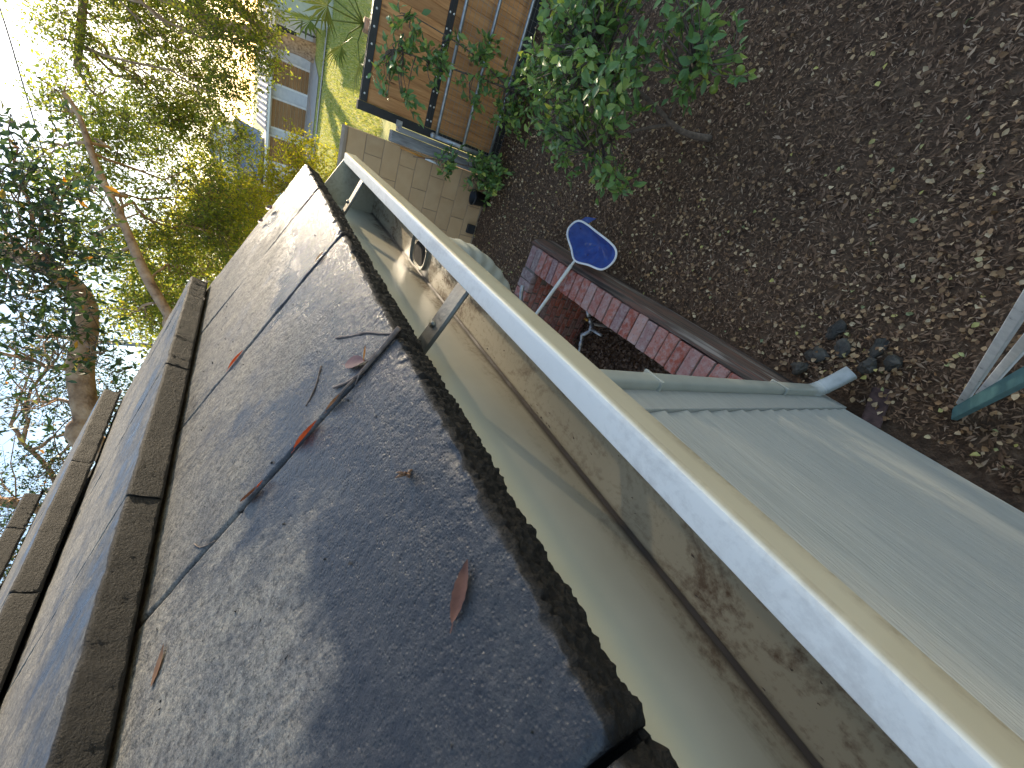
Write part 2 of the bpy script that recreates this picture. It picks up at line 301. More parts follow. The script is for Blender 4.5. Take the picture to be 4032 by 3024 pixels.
# ------------------------------------------------------------------ mesh helpers
def link(o, parent=None):
    COL.objects.link(o)
    if parent is not None: o.parent = parent
    return o

def raw(name, v, f, mat=None, parent=None, smooth=False, loc=None):
    me = bpy.data.meshes.new(name)
    v = np.asarray(v, float)
    if isinstance(f, np.ndarray):
        k = f.shape[1]; nf = len(f)
        me.vertices.add(len(v)); me.vertices.foreach_set('co', v.astype(np.float32).ravel())
        me.loops.add(nf * k); me.loops.foreach_set('vertex_index', f.astype(np.int32).ravel())
        me.polygons.add(nf); me.polygons.foreach_set('loop_start', np.arange(0, nf * k, k, dtype=np.int32))
        me.update(calc_edges=True); me.validate()
    else:
        me.from_pydata(v.tolist(), [], f); me.update()
    if smooth: me.polygons.foreach_set('use_smooth', np.ones(len(me.polygons), bool))
    if mat: me.materials.append(MT[mat])
    o = bpy.data.objects.new(name, me)
    if loc is not None: o.location = loc
    return link(o, parent)

def sharp(o, deg=30):
    o.data.set_sharp_from_angle(angle=RAD(deg)); return o

def empty(name, label, cat, loc=(0, 0, 0), group=None):
    o = bpy.data.objects.new(name, None); o.location = loc; o.empty_display_size = 0.1
    link(o); return tag(o, label, cat, group)

def tag(o, label=None, cat=None, group=None, kind=None):
    for k, v in (('label', label), ('category', cat), ('group', group), ('kind', kind)):
        if v: o[k] = v
    return o

class MB:
    def __init__(s): s.v = []; s.f = []
    def add(s, v, f):
        n = len(s.v); s.v += [tuple(p) for p in v]; s.f += [tuple(i + n for i in q) for q in f]; return s
    def box(s, a, b, bev=0.0, jit=0.0):
        a = np.array(a, float); b = np.array(b, float); c = (a + b) / 2; h = (b - a) / 2
        if bev <= 0:
            v = [(c + h * np.array(q)) for q in [(-1,-1,-1),(1,-1,-1),(1,1,-1),(-1,1,-1),(-1,-1,1),(1,-1,1),(1,1,1),(-1,1,1)]]
            s.add(v, [(0,3,2,1),(4,5,6,7),(0,1,5,4),(1,2,6,5),(2,3,7,6),(3,0,4,7)]); return s
        v = []; idx = {}
        for sx in (-1, 1):
            for sy in (-1, 1):
                for sz in (-1, 1):
                    for ax in range(3):
                        q = c + h * np.array([sx, sy, sz]); 
                        for k in range(3):
                            if k != ax: q[k] -= bev * (sx, sy, sz)[k]
                        if jit: q = q + np.random.default_rng(len(v) + int(abs(c.sum()) * 1e4) % 9999).uniform(-jit, jit, 3)
                        idx[(sx, sy, sz, ax)] = len(v); v.append(q)
        f = []
        I = lambda x, y, z, a: idx[(x, y, z, a)]
        for sgn in (-1, 1):
            f.append([I(sgn,-1,-1,0), I(sgn,1,-1,0), I(sgn,1,1,0), I(sgn,-1,1,0)][::sgn])
            f.append([I(-1,sgn,-1,1), I(-1,sgn,1,1), I(1,sgn,1,1), I(1,sgn,-1,1)][::sgn])
            f.append([I(-1,-1,sgn,2), I(1,-1,sgn,2), I(1,1,sgn,2), I(-1,1,sgn,2)][::sgn])
        for p in (-1, 1):
            for q in (-1, 1):
                f.append([I(p,q,-1,0), I(p,q,1,0), I(p,q,1,1), I(p,q,-1,1)][::-p*q])
                f.append([I(p,-1,q,0), I(p,1,q,0), I(p,1,q,2), I(p,-1,q,2)][::p*q])
                f.append([I(-1,p,q,1), I(1,p,q,1), I(1,p,q,2), I(-1,p,q,2)][::-p*q])
                for r in (-1, 1):
                    t = [I(p,q,r,0), I(p,q,r,1), I(p,q,r,2)]
                    f.append(t if p*q*r > 0 else t[::-1])
        s.add(v, f); return s
    def tube(s, path, rad, n=8, cap=True):
        P = [Vector(p) for p in path]; m = len(P)
        rs = rad if hasattr(rad, '__len__') else [rad] * m
        v = []; up = None
        for i, p in enumerate(P):
            t = (P[min(i+1, m-1)] - P[max(i-1, 0)]).normalized()
            if up is None:
                up = Vector((0, 0, 1)) if abs(t.z) < 0.9 else Vector((1, 0, 0))
            a = (up - t * up.dot(t)).normalized(); b = t.cross(a); up = a
            for k in range(n):
                an = 2 * math.pi * k / n
                v.append(p + (a * math.cos(an) + b * math.sin(an)) * rs[i])
        f = []
        for i in range(m - 1):
            for k in range(n):
                f.append((i*n+k, i*n+(k+1) % n, (i+1)*n+(k+1) % n, (i+1)*n+k))
        if cap: f.append(tuple(range(n))[::-1]); f.append(tuple((m-1)*n+k for k in range(n)))
        s.add(v, f); return s
    def build(s, name, mat, parent=None, smooth=False):
        return raw(name, s.v, s.f, mat, parent, smooth)

def bx(name, a, b, mat, parent=None, bev=0.0):
    return MB().box(a, b, bev).build(name, mat, parent)

def tb(name, path, rad, mat, parent=None, n=10):
    return MB().tube(path, rad, n).build(name, mat, parent, True)

def catmull(pts, n=8, closed=False):
    P = [np.array(p, float) for p in pts]; out = []; m = len(P)
    for i in range(m if closed else m - 1):
        g = lambda k: P[k % m] if closed else P[min(max(k, 0), m - 1)]
        a, b, c, d = g(i-1), g(i), g(i+1), g(i+2)
        for j in range(n):
            t = j / n
            out.append(0.5 * ((2*b) + (-a+c)*t + (2*a-5*b+4*c-d)*t*t + (-a+3*b-3*c+d)*t**3))
    if not closed: out.append(P[-1])
    return out

# lattice noise in numpy
_lat = np.random.default_rng(3).uniform(-1, 1, (64, 64, 64))
def vnoise(p, scale):
    q = np.asarray(p) * scale; i = np.floor(q).astype(int); f = q - i; f = f * f * (3 - 2 * f)
    r = 0
    for dx in (0, 1):
        for dy in (0, 1):
            for dz in (0, 1):
                w = (f[..., 0] if dx else 1 - f[..., 0]) * (f[..., 1] if dy else 1 - f[..., 1]) * (f[..., 2] if dz else 1 - f[..., 2])
                r = r + w * _lat[(i[..., 0] + dx) % 64, (i[..., 1] + dy) % 64, (i[..., 2] + dz) % 64]
    return r
def fbm(p, scale, oct=4):
    return sum(vnoise(p, scale * 2**k) / 2**k for k in range(oct))

def attr(o, name, vals):
    a = o.data.attributes.new(name, 'FLOAT', 'POINT'); a.data.foreach_set('value', np.asarray(vals, np.float32))

# ------------------------------------------------------------------ ground
def grid_sheet(name, x0, x1, y0, y1, nx, ny, z, mat, amp=0.0, sc=2.0, parent=None):
    xs = np.linspace(x0, x1, nx); ys = np.linspace(y0, y1, ny)
    X, Y = np.meshgrid(xs, ys); Z = np.full_like(X, z)
    if amp: Z = Z + amp * fbm(np.stack([X, Y, X * 0], -1), sc)
    v = np.stack([X, Y, Z], -1).reshape(-1, 3)
    i = np.arange(nx * ny).reshape(ny, nx)
    f = np.stack([i[:-1, :-1], i[:-1, 1:], i[1:, 1:], i[1:, :-1]], -1).reshape(-1, 4)
    return raw(name, v, f, mat, parent, True)

WX0, WX1, WY0, WY1, WZ = -2.2, -0.79, 0.79, 3.37, -0.72      # inside of the brick well
yard = grid_sheet('ground', WX1 + 0.02, 6.0, -4.0, 5.9, 90, 130, -0.012, 'soil', 0.012, 2.5)
tag(yard, kind='structure')
for a in ((-14, WX1 + 0.02, WY1 + 0.1, 5.9), (-14, WX0 - 0.05, WY0 - 0.3, WY1 + 0.1), (-14, WX1 + 0.02, -4, WY0 - 0.3)):
    tag(grid_sheet('ground', a[0], a[1], a[2], a[3], 6, 6, -0.02, 'soil'), kind='structure')
tag(grid_sheet('ground', -400, 400, -400, -4, 2, 2, -0.02, 'soil'), kind='structure')
tag(grid_sheet('ground', -400, -14, -4, 5.9, 2, 2, -0.02, 'soil'), kind='structure')
tag(grid_sheet('ground', 6, 400, -4, 5.9, 2, 2, -0.02, 'soil'), kind='structure')
tag(grid_sheet('ground', WX0 - 0.05, WX1 + 0.1, WY0 - 0.3, WY1 + 0.1, 20, 30, WZ - 0.01, 'soil', 0.02, 3), kind='structure')
lawn = grid_sheet('lawn', -60, 60, 5.9, 70, 60, 60, -0.02, 'lawn', 0.05, 0.3); tag(lawn, kind='structure')
tag(grid_sheet('ground', -900, 900, 70, 1500, 2, 2, -0.1, 'lawn'), kind='structure')
tag(raw('driveway', [(-6, 25.0, 0.03), (8, 24.75, 0.03), (8, 25.25, 0.03), (-6, 25.5, 0.03)], [(0, 1, 2, 3)], 'concrete'), kind='structure')
dv = MB().add([(-7, 26.6, 0.035), (0.6, 26.4, 0.035), (1.4, 29, 0.035), (5, 30.5, 0.035), (5, 37, 0.035), (-7, 37, 0.035)], [(0, 1, 2, 3, 4, 5)]).build('driveway', 'concrete'); tag(dv, kind='structure')

# ------------------------------------------------------------------ the house we stand at
house = empty('house', 'sage green clapboard house with flat concrete roof tiles and cream gutter', 'house')
XW, YC = -0.458, 0.77
wall = bx('wall', (-6, -4, 0.06), (XW - 0.016, YC - 0.002, 2.44), 'sage_paint', house)
EXP = 0.118
def siding(y0, y1):
    # lap board: wedge, proud at its bottom edge
    v = []
    for y in (y0, y1):
        v += [(-0.010, y, EXP + 0.012), (0.004, y, EXP + 0.012), (0.020, y, 0.0), (0.018, y, -0.0015), (-0.010, y, -0.0015)]
    n = 5
    f = [(k, k + n, (k + 1) % n + n, (k + 1) % n) for k in range(n)] + [tuple(range(n)), tuple(range(2*n - 1, n - 1, -1))]
    return v, f
sv, sf = siding(-2.6, 0.583)
proto = None
for i in range(20):
    z = 0.1 + i * EXP
    if proto is None:
        o = raw('siding_board', sv, sf, 'sage_paint', wall); proto = o
    else:
        o = proto.copy(); link(o, wall)
    o.location = (XW - 0.012, 0.0, z)
bx('corner_board', (XW - 0.03, 0.585, 0.05), (XW + 0.012, YC + 0.012, 2.43), 'sage_paint', house, 0.002)
bx('corner_board', (XW - 0.10, YC - 0.002, 0.02), (XW + 0.009, YC + 0.018, 2.43), 'sage_paint', house, 0.002)
sidew = bx('wall', (-6, YC - 0.05, -0.75), (XW - 0.04, YC + 0.002, 2.44), 'sage_paint', house)
sv2 = [(-0.0, 0, 0)]
def siding_x(x0, x1):
    v = []
    for x in (x0, x1):
        v += [(x, -0.010, EXP + 0.012), (x, 0.004, EXP + 0.012), (x, 0.0135, 0.0), (x, 0.011, -0.0015), (x, -0.010, -0.0015)]
    n = 5
    f = [((k + 1) % n, (k + 1) % n + n, k + n, k) for k in range(n)] + [tuple(range(n))[::-1], tuple(range(n, 2*n))]
    return v, f
v_, f_ = siding_x(-6, XW - 0.10)
proto = None
for i in range(20):
    if proto is None: o = raw('siding_board', v_, f_, 'sage_paint', sidew); proto = o
    else: o = proto.copy(); link(o, sidew)
    o.location = (0, YC + 0.008, 0.1 + i * EXP)
bx('soffit', (XW - 0.6, -4, 2.405), (-0.232, 1.27, 2.42), 'sage_paint', house)
bx('fascia', (-0.249, -4, 2.40), (-0.2295, 1.28, 2.558), 'sage_paint', house)

# roof deck and tiles
TH = 0.038
def tile_frames():
    fr = []
    x, z = -0.166, -0.122 + H
    fr.append((x, z, RAD(28.3), 0.426))
    px, pz = x - 0.426 * math.cos(RAD(28.3)), z + 0.426 * math.sin(RAD(28.3))
    an = RAD(28.3); k = 0.0454
    for i in range(9):
        fx, fz = px + k * math.sin(an), pz + k * math.cos(an)
        an = RAD(22.0)
        fr.append((fx, fz, an, 0.43))
        px, pz = fx - 0.43 * math.cos(an), fz + 0.43 * math.sin(an); k = 0.045
    return fr
FR = tile_frames()
dk = []
for (x, z, an, L) in FR:
    dk.append((x - 0.068, z - 0.012)) if not dk else dk.append((x - 0.03, z - 0.085))
lastx, lastz = FR[-1][0] - 0.43, FR[-1][1] + 0.17
dk.append((lastx, lastz - 0.08))
dv_, df_ = [], []
for y in (-4.0, 1.27):
    dv_ += [(p[0], y, p[1]) for p in dk]
n = len(dk)
for k in range(n - 1): df_.append((k, k + 1, n + k + 1, n + k))
roof = raw('roof', dv_ + [(p[0], p[1], p[2] - 0.015) for p in dv_], df_ + [(2*n + n + k, 2*n + n + k + 1, 2*n + k + 1, 2*n + k) for k in range(n - 1)] + [(n + k, n + k + 1, 3*n + k + 1, 3*n + k) for k in range(n - 1)] + [(2*n + k, 2*n + k + 1, k + 1, k) for k in range(n - 1)] + [(0, n, 3*n, 2*n)], 'dark_gap', house)

def roof_tile(frame, y0, y1, ns, ny, seed, wetbase):
    fx, fz, an, L = frame
    L = L + 0.05; r = 0.004
    # profile in (s,t): s up the slope from the front edge, t along the normal; starts under the front edge
    prof = [(0.03, -TH), (0.012, -TH)]
    prof += [(0.0, -TH + (TH - r) * q) for q in np.linspace(0.02, 1, max(6, ns // 8))]
    prof += [(r * (1 - math.cos(a)), -r + r * math.sin(a)) for a in np.linspace(0.3, math.pi / 2, 4)]
    ss = np.linspace(0.0, 1.0, ns) ** 1.15
    prof += [(r + 0.002 + (L - r) * q, 0.0) for q in ss]
    prof = np.array(prof); m = len(prof)
    g = 0.0019 if ns > 100 else 0.0006; e_ = 1.0 if ns > 100 else 0.3
    ya = y0 + g; yb = y1 - g
    inner = np.linspace(ya + 0.004 * e_, yb - 0.004 * e_, ny)
    yc = np.concatenate([[ya, ya, ya + 0.0012 * e_], inner, [yb - 0.0012 * e_, yb, yb, yb + 0.016]])
    dr = np.concatenate([[-0.03, -0.003, -0.001], np.zeros(ny), [-0.001, -0.003, -0.030, -0.0305]])
    S = np.repeat(prof[:, 0][:, None], len(yc), 1); T = np.repeat(prof[:, 1][:, None], len(yc), 1); Y = np.repeat(yc[None], m, 0)
    T = np.where(T > -0.03, np.maximum(T + dr[None] , -TH), T)
    key = np.stack([S + seed * 3.1, Y, T], -1); fa = 1.0 if ns > 100 else 0.25
    isfront = np.clip((0.004 - S) / 0.004, 0, 1)
    cy = (Y - (y0 + y1) / 2)
    # surface relief, ragged front face, chips on the front arris
    T = T + (1 - isfront) * (0.0006 * fbm(key, 28, 3) + 0.00035 * vnoise(key, 260))
    chip = np.clip(fbm(key * np.array([1, 1, 0]), 45, 3) - 0.35, 0, 1)
    near = np.exp(-(S / 0.010) ** 2) * (T > -0.02)
    T = T - near * (0.0012 * fa * np.abs(vnoise(key, 140)) + 0.007 * chip * fa)
    S = S + isfront * (0.0006 * fa * fbm(key, 60, 2) + fa * (0.0016 * vnoise(key, 260) + 0.0012 * vnoise(key, 520)) + 0.003 * chip * fa)
    S = S + (S < 0.02) * 0.0009 * fbm(np.stack([Y * 0 + seed, Y, Y * 0], -1), 14, 3)
    edge_round = 0.006 * np.clip((np.abs(cy) / ((y1 - y0) / 2) - 0.94) / 0.06, 0, 1) ** 2
    S = S + (S < 0.02) * edge_round * (1.0 if ns > 100 else 0.12)
    # slight warp
    T = T + (0.0012 if ns > 100 else 0.0004) * vnoise(np.stack([S * 0 + seed, Y, S], -1), 5)
    ca, sa = math.cos(an), math.sin(an)
    X = fx - S * ca + T * sa; Z = fz + S * sa + T * ca
    v = np.stack([X, Y, Z], -1).reshape(-1, 3)
    k = len(yc); i = np.arange(m * k).reshape(m, k)
    f = np.stack([i[:-1, :-1], i[:-1, 1:], i[1:, 1:], i[1:, :-1]], -1).reshape(-1, 4)
    o = raw('roof_tile', v, f, 'tile', roof, True)
    wet = wetbase * (np.exp(-(S / 0.15) ** 2) + 0.16)
    attr(o, 'wet', wet.ravel())
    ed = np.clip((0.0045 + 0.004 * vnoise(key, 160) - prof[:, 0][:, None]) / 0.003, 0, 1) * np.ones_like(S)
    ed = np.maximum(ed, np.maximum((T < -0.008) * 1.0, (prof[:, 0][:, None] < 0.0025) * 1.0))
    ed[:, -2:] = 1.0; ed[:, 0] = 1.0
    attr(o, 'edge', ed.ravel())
    return o
W_T = 0.332
for c, fr in enumerate(FR):
    off = 0.009 if c % 2 == 0 else 0.175
    cuts = [off + W_T * k for k in range(-5 if c < 4 else -9, 5)]
    cuts = [q for q in cuts if q < 1.22] + [1.30 if c != 1 else 1.283]
    if c >= 4: cuts = [-3.0] + [q for q in cuts if q > -2.8]
    for k in range(len(cuts) - 1):
        y0, y1 = cuts[k], cuts[k + 1]
        vis = y1 > -0.1
        if c == 0: ns, ny = (170, 230) if vis else (40, 30)
        elif c == 1: ns, ny = (70, 70) if vis else (24, 20)
        elif c < 4: ns, ny = (40, 40) if vis else (12, 12)
        else: ns, ny = 8, 8
        wetb = (1.35 if y0 < 0.3 else 0.95) if c == 0 else 0.42
        roof_tile(fr, y0, y1, ns, ny, c * 7 + k, wetb)

# gutter: bent sheet, profile in (x, z - H)
GP0 = [(-0.2275, -0.135), (-0.2275, -0.160), (-0.2275, -0.19), (-0.2275, -0.22), (-0.2275, -0.25), (-0.2275, -0.264), (-0.2275, -0.272), (-0.2268, -0.2785), (-0.2245, -0.2812), (-0.2218, -0.2798), (-0.218, -0.2795), (-0.212, -0.280), (-0.205, -0.2805), (-0.195, -0.2805), (-0.184, -0.2805), (-0.172, -0.280),
      (-0.160, -0.277), (-0.150, -0.268), (-0.144, -0.256), (-0.138, -0.243), (-0.127, -0.232), (-0.114, -0.226), (-0.1045, -0.2225), (-0.1022, -0.219),
      (-0.1022, -0.210), (-0.1022, -0.2000), (-0.1022, -0.1990), (-0.1026, -0.1970), (-0.1038, -0.1955), (-0.1056, -0.1950), (-0.1066, -0.1950), (-0.115, -0.1950), (-0.1222, -0.1952), (-0.1230, -0.1965), (-0.1228, -0.206)]
GP = GP0
def sheet(profile, ys, th, wob=0.0):
    P = np.array(profile); m = len(P)
    t = np.gradient(P, axis=0); t /= np.linalg.norm(t, axis=1)[:, None]
    nrm = np.stack([t[:, 1], -t[:, 0]], -1)           # to the right of travel = outside
    Q = P - nrm * th
    v = []
    for y in ys:
        w = wob * (vnoise(np.array([[y, 0.3, 0.1]]), 3.0)[0])
        v += [(p[0] + w, y, p[1] + H) for p in P] + [(p[0] + w, y, p[1] + H) for p in Q]
    f = []; n2 = 2 * m
    for j in range(len(ys) - 1):
        a = j * n2; b = a + n2
        for k in range(m - 1):
            f.append((a + k, a + k + 1, b + k + 1, b + k))
            f.append((a + m + k + 1, a + m + k, b + m + k, b + m + k + 1))
        f.append((a + m, a, b, b + m)); f.append((a + m - 1, a + n2 - 1, b + n2 - 1, b + m - 1))
    return v, f, m
ysg = np.linspace(-1.6, 1.195, 180)
gv, gf, gm = sheet(GP, ysg, -0.0012, 0.0006)
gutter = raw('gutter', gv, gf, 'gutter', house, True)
gd = np.zeros(len(gv)); ga = np.array(gv)
gx, gz = ga[:, 0], ga[:, 2] - H
floor_ = (gz < -0.270) & (gx > -0.222)
gd = np.where(floor_, 0.95, 0.0)
gd = np.where((gx < -0.222) & (gz < -0.262), 0.75, gd)
gd = np.where((gx > -0.165) & (gz < -0.212), 0.5, gd)
gd = np.where((gz > -0.200) & (gx > -0.13), 0.22, gd)
gd *= np.clip(0.75 + 0.6 * fbm(ga, 5, 3), 0.1, 1)
sharp(gutter, 28)
attr(gutter, 'dirt', gd)
attr(gutter, 'sky_white', ((gz > -0.1958) & (gx > -0.1235)) * 1.0)
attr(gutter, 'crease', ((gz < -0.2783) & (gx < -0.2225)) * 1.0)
# end cap follows the profile
cap = [(p[0], 1.1945, p[1] + H) for p in GP[:-3]] + [(p[0], 1.1975, p[1] + H) for p in GP[:-3]]
nc = len(GP) - 3
ec = raw('end_cap', cap, [tuple(range(nc)), tuple(range(2*nc - 1, nc - 1, -1))] + [(k, (k+1) % nc, (k+1) % nc + nc, k + nc) for k in range(nc)], 'gutter', gutter)
attr(ec, 'dirt', np.full(2*nc, 0.3)); attr(ec, 'sky_white', np.zeros(2*nc)); attr(ec, 'crease', np.zeros(2*nc))
def strap(y, w):
    m = MB(); t = 0.0016
    pts = [(-0.2262, -0.160), (-0.21, -0.168), (-0.17, -0.184), (-0.135, -0.197), (-0.1245, -0.2012)]
    sec = [(-w/2, -0.003), (-w/2 + 0.002, 0), (w/2 - 0.002, 0), (w/2, -0.003)]
    v = []
    for (x, z) in pts: v += [(x, y + a, z + b + H) for a, b in sec] + [(x, y + a, z + b + H - t) for a, b in sec]
    f = []
    for i in range(len(pts) - 1):
        a = i * 8; b = a + 8
        for k in range(3):
            f.append((a+k, b+k, b+k+1, a+k+1)); f.append((a+4+k+1, b+4+k+1, b+4+k, a+4+k))
        f.append((a, a+4, b+4, b)); f.append((a+3, b+3, b+7, a+7))
    f += [(0, 1, 2, 3, 7, 6, 5, 4), tuple(32 + q for q in (4, 5, 6, 7, 3, 2, 1, 0))]
    o = raw('strap', v, f, 'strap', gutter)
    return o
for y in (-0.42, 0.395, 0.988): strap(y, 0.029)
for y in (0.395, 0.988, -0.42):
    tb('screw', [(-0.178, y + 0.004, -0.186 + H), (-0.178, y + 0.004, -0.1775 + H)], 0.0038, 'strap', gutter, 8)
# outlet: flat dark disc painted as the hole's shade, rim on the gutter floor
om = MB(); oy, ox, hw = 0.765, -0.196, 0.034
ring = []
for (s_, z) in ((1.25, -0.2796), (1.12, -0.2785), (1.0, -0.2792), (0.96, -0.2796)):
    for k in range(20):
        a = 2 * math.pi * k / 20
        ring.append((ox + s_ * 0.022 * math.copysign(abs(math.cos(a)) ** 0.7, math.cos(a)), oy + s_ * hw * math.copysign(abs(math.sin(a)) ** 0.7, math.sin(a)), z + H))
om.add(ring, [(i*20+k, i*20+(k+1) % 20, (i+1)*20+(k+1) % 20, (i+1)*20+k) for i in range(3) for k in range(20)])
om.build('outlet_rim', 'strap', gutter, True)
raw('outlet_shade_disc', ring[60:80], [tuple(range(20))], 'dark_gap', gutter)

# downspout
def ds_tube(name, path, wx, wy, mat, parent, ribs=None, n=20):
    P = [np.array(p, float) for p in path]; v = []; m = len(P)
    e1 = np.array([1.0, 0, 0]); 
    for i, p in enumerate(P):
        t = P[min(i+1, m-1)] - P[max(i-1, 0)]; t /= np.linalg.norm(t)
        yv = np.array([0, 1.0, 0]); yv = yv - t * yv.dot(t); yv /= np.linalg.norm(yv)
        xv = np.cross(yv, t); s = 1.0 + (ribs[i] if ribs is not None else 0)
        for k in range(n):
            a = 2 * math.pi * k / n; c_, s_ = math.cos(a), math.sin(a)
            v.append(p + xv * wx * s * math.copysign(abs(c_) ** 0.55, c_) + yv * wy * s * math.copysign(abs(s_) ** 0.55, s_))
    f = [(i*n+k, i*n+(k+1) % n, (i+1)*n+(k+1) % n, (i+1)*n+k) for i in range(m-1) for k in range(n)]
    return raw(name, v, f, mat, parent, True)
dsp = ds_tube('downspout', [(-0.4345, 0.722, z) for z in np.linspace(2.06, 0.20, 12)], 0.0215, 0.036, 'sage_metal', house)
ctrl = [(-0.188, 0.765, 2.425), (-0.188, 0.765, 2.36), (-0.196, 0.763, 2.30), (-0.235, 0.755, 2.245), (-0.30, 0.742, 2.20), (-0.36, 0.732, 2.165), (-0.41, 0.725, 2.12), (-0.4345, 0.722, 2.05)]
cp = catmull(ctrl, 14)
ribs = [0.075 * (0.5 - 0.5 * math.cos(i * 2 * math.pi / 5.5)) * (1 if 16 < i < 60 else 0.0) for i in range(len(cp))]
ds_tube('elbow', cp, 0.033, 0.047, 'sage_metal', dsp, ribs)
ds_tube('sleeve', [(-0.4345, 0.722, z) for z in (0.62, 0.60, 0.36, 0.2)], 0.0232, 0.038, 'sage_metal', dsp)
lo = catmull([(-0.4345, 0.722, 0.24), (-0.4345, 0.721, 0.19), (-0.42, 0.718, 0.145), (-0.375, 0.70, 0.115), (-0.28, 0.668, 0.075)], 10)
rb = [0.05 * (0.5 - 0.5 * math.cos(i * 2 * math.pi / 4)) * (1 if 8 < i < 28 else 0) for i in range(len(lo))]
ds_tube('elbow', lo, 0.025, 0.038, 'elbow_worn', dsp, rb)
for z in (0.60, 1.55):
    bx('bracket', (-0.458 + 0.010, 0.678, z), (-0.409, 0.766, z + 0.012), 'sage_metal', dsp, 0.002)

# ------------------------------------------------------------------ brick well wall
def brick_mesh(name, l, w, h, seed):
    r = np.random.default_rng(seed)
    m = MB().box((-l/2, -w/2, -h/2), (l/2, w/2, h/2), 0.006)
    v = np.array(m.v); v += r.uniform(-0.0022, 0.0022, v.shape)
    me = bpy.data.meshes.new(name); me.from_pydata(v.tolist(), [], m.f); me.materials.append(MT['brick']); return me
HDR = [brick_mesh('brick', 0.226, 0.093, 0.060, s) for s in range(5)]
STR = [brick_mesh('brick', 0.203, 0.080, 0.060, s + 10) for s in range(5)]
well = empty('brick_retaining_wall', 'low red brick wall edging the sunken well beside the downspout', 'brick wall', (-0.69, 2.2, 0))
def put(me, loc, rot, parent):
    o = bpy.data.objects.new('brick', me); o.location = loc; o.rotation_euler = rot; link(o, parent)
    o.matrix_parent_inverse = Matrix.Translation(-Vector(parent.location))
    return o
ZT = 0.25
i = 0; y = 0.86
while y < 3.60:
    r = random.uniform
    put(random.choice(HDR), (-0.685 + r(-0.004, 0.004), y, ZT - 0.03 + r(-0.003, 0.003)), (r(-.02, .02), r(-.015, .015), r(-.02, .02)), well); y += 0.1025
x = -0.862
while x > -2.2:
    r = random.uniform
    put(random.choice(HDR), (x, 3.478 + r(-.004, .004), ZT - 0.03 + r(-.003, .003)), (r(-.02, .02), r(-.015, .015), math.pi / 2 + r(-.02, .02)), well); x -= 0.1025
# inner faces in running bond: end wall (faces the camera) and long wall
for k in range(13):
    z = ZT - 0.068 - 0.035 - k * 0.0715
    xs = -0.90 - (0.108 if k % 2 else 0.0)
    while xs > -2.2:
        r = random.uniform
        put(random.choice(STR), (xs, 3.412 + r(-.003, .003), z), (r(-.015, .015), r(-.012, .012), r(-.01, .01)), well); xs -= 0.2155
for k in range(5):
    z = ZT - 0.068 - 0.035 - k * 0.0715
    ys_ = 1.0 + (0.108 if k % 2 else 0)
    while ys_ < 3.3:
        r = random.uniform
        put(random.choice(STR), (-0.752 + r(-.003, .003), ys_, z), (r(-.012, .012), r(-.015, .015), math.pi / 2 + r(-.01, .01)), well); ys_ += 0.2155
mo = MB().box((-0.782, 0.79, -0.8), (-0.582, 3.585, ZT - 0.014)).box((-2.2, 3.381, -0.8), (-0.784, 3.583, ZT - 0.0145))
o = mo.build('mortar_core', 'mortar', well); o.matrix_parent_inverse = Matrix.Translation(-Vector(well.location))

tim = MB(); L0, L1 = 0.80, 3.62
nb = 60; vv = []; prof_ = [(0.0, 0.0), (0.0, 0.238), (0.012, 0.240), (0.05, 0.205), (0.075, 0.10), (0.085, -0.03)]
for j in range(nb + 1):
    yy = L0 + (L1 - L0) * j / nb
    for (a, b) in prof_:
        vv.append((-0.566 + a + 0.004 * vnoise(np.array([[yy * 2, b * 9, 0.2]]), 1.0)[0], yy, b + 0.006 * vnoise(np.array([[yy, a * 5, 0.9]]), 3.0)[0]))
npf = len(prof_); ff = []
for j in range(nb):
    for k in range(npf - 1): ff.append((j*npf+k, (j+1)*npf+k, (j+1)*npf+k+1, j*npf+k+1))
ff += [tuple(range(npf))[::-1], tuple(nb*npf + k for k in range(npf))]
tag(raw('timber_edging', vv, ff, 'stained_timber'), 'dark streaky weathered timber facing along the outside of the brick wall', 'timber edging')

# pipes in the well
gp = empty('water_pipe', 'galvanised water pipe with brass valve rising inside the brick well', 'pipe', (-1.0, 2.8, WZ))
def pt(name, path, r, mat, par, n=10):
    o = tb(name, path, r, mat, par, n); o.matrix_parent_inverse = Matrix.Translation(-Vector(par.location)); return o
pt('pipe', [(-1.03, 2.80, WZ), (-1.03, 2.80, -0.24)], 0.016, 'zinc', gp)
pt('union', [(-0.965, 2.815, -0.18), (-0.935, 2.825, -0.165), (-0.905, 2.832, -0.15)], [0.022, 0.026, 0.03], 'zinc', gp, 6)
pt('valve', [(-1.03, 2.80, -0.235), (-0.985, 2.808, -0.195)], 0.019, 'zinc', gp)
pt('valve_handle', [(-1.01, 2.86, -0.19), (-1.0, 2.80, -0.17)], 0.014, 'brass', gp, 6)
pt('tee', [(-1.03, 2.80, -0.25), (-1.10, 2.77, -0.24)], 0.022, 'zinc', gp)
pt('branch', [(-1.08, 2.775, -0.24), (-1.06, 2.60, -0.235)], 0.015, 'zinc', gp)
pt('bend', catmull([(-1.10, 2.77, -0.24), (-1.15, 2.80, -0.22), (-1.18, 2.84, -0.23), (-1.24, 2.845, -0.26)], 5), 0.021, 'zinc', gp)
pt('pipe', [(-1.22, 2.845, -0.25), (-1.5, 2.84, -0.34)], 0.016, 'zinc', gp)
pt('coupling', [(-1.26, 2.845, -0.262), (-1.31, 2.844, -0.28)], 0.022, 'zinc', gp)
cd = empty('conduit', 'short grey conduit stub rising beside the far end of the brick wall', 'conduit', (-1.1, 3.36, 0.25))
pt('tube', catmull([(-1.28, 3.36, 0.15), (-1.16, 3.352, 0.27), (-1.05, 3.352, 0.32), (-0.95, 3.37, 0.33)], 6), 0.021, 'zinc', cd, 12)

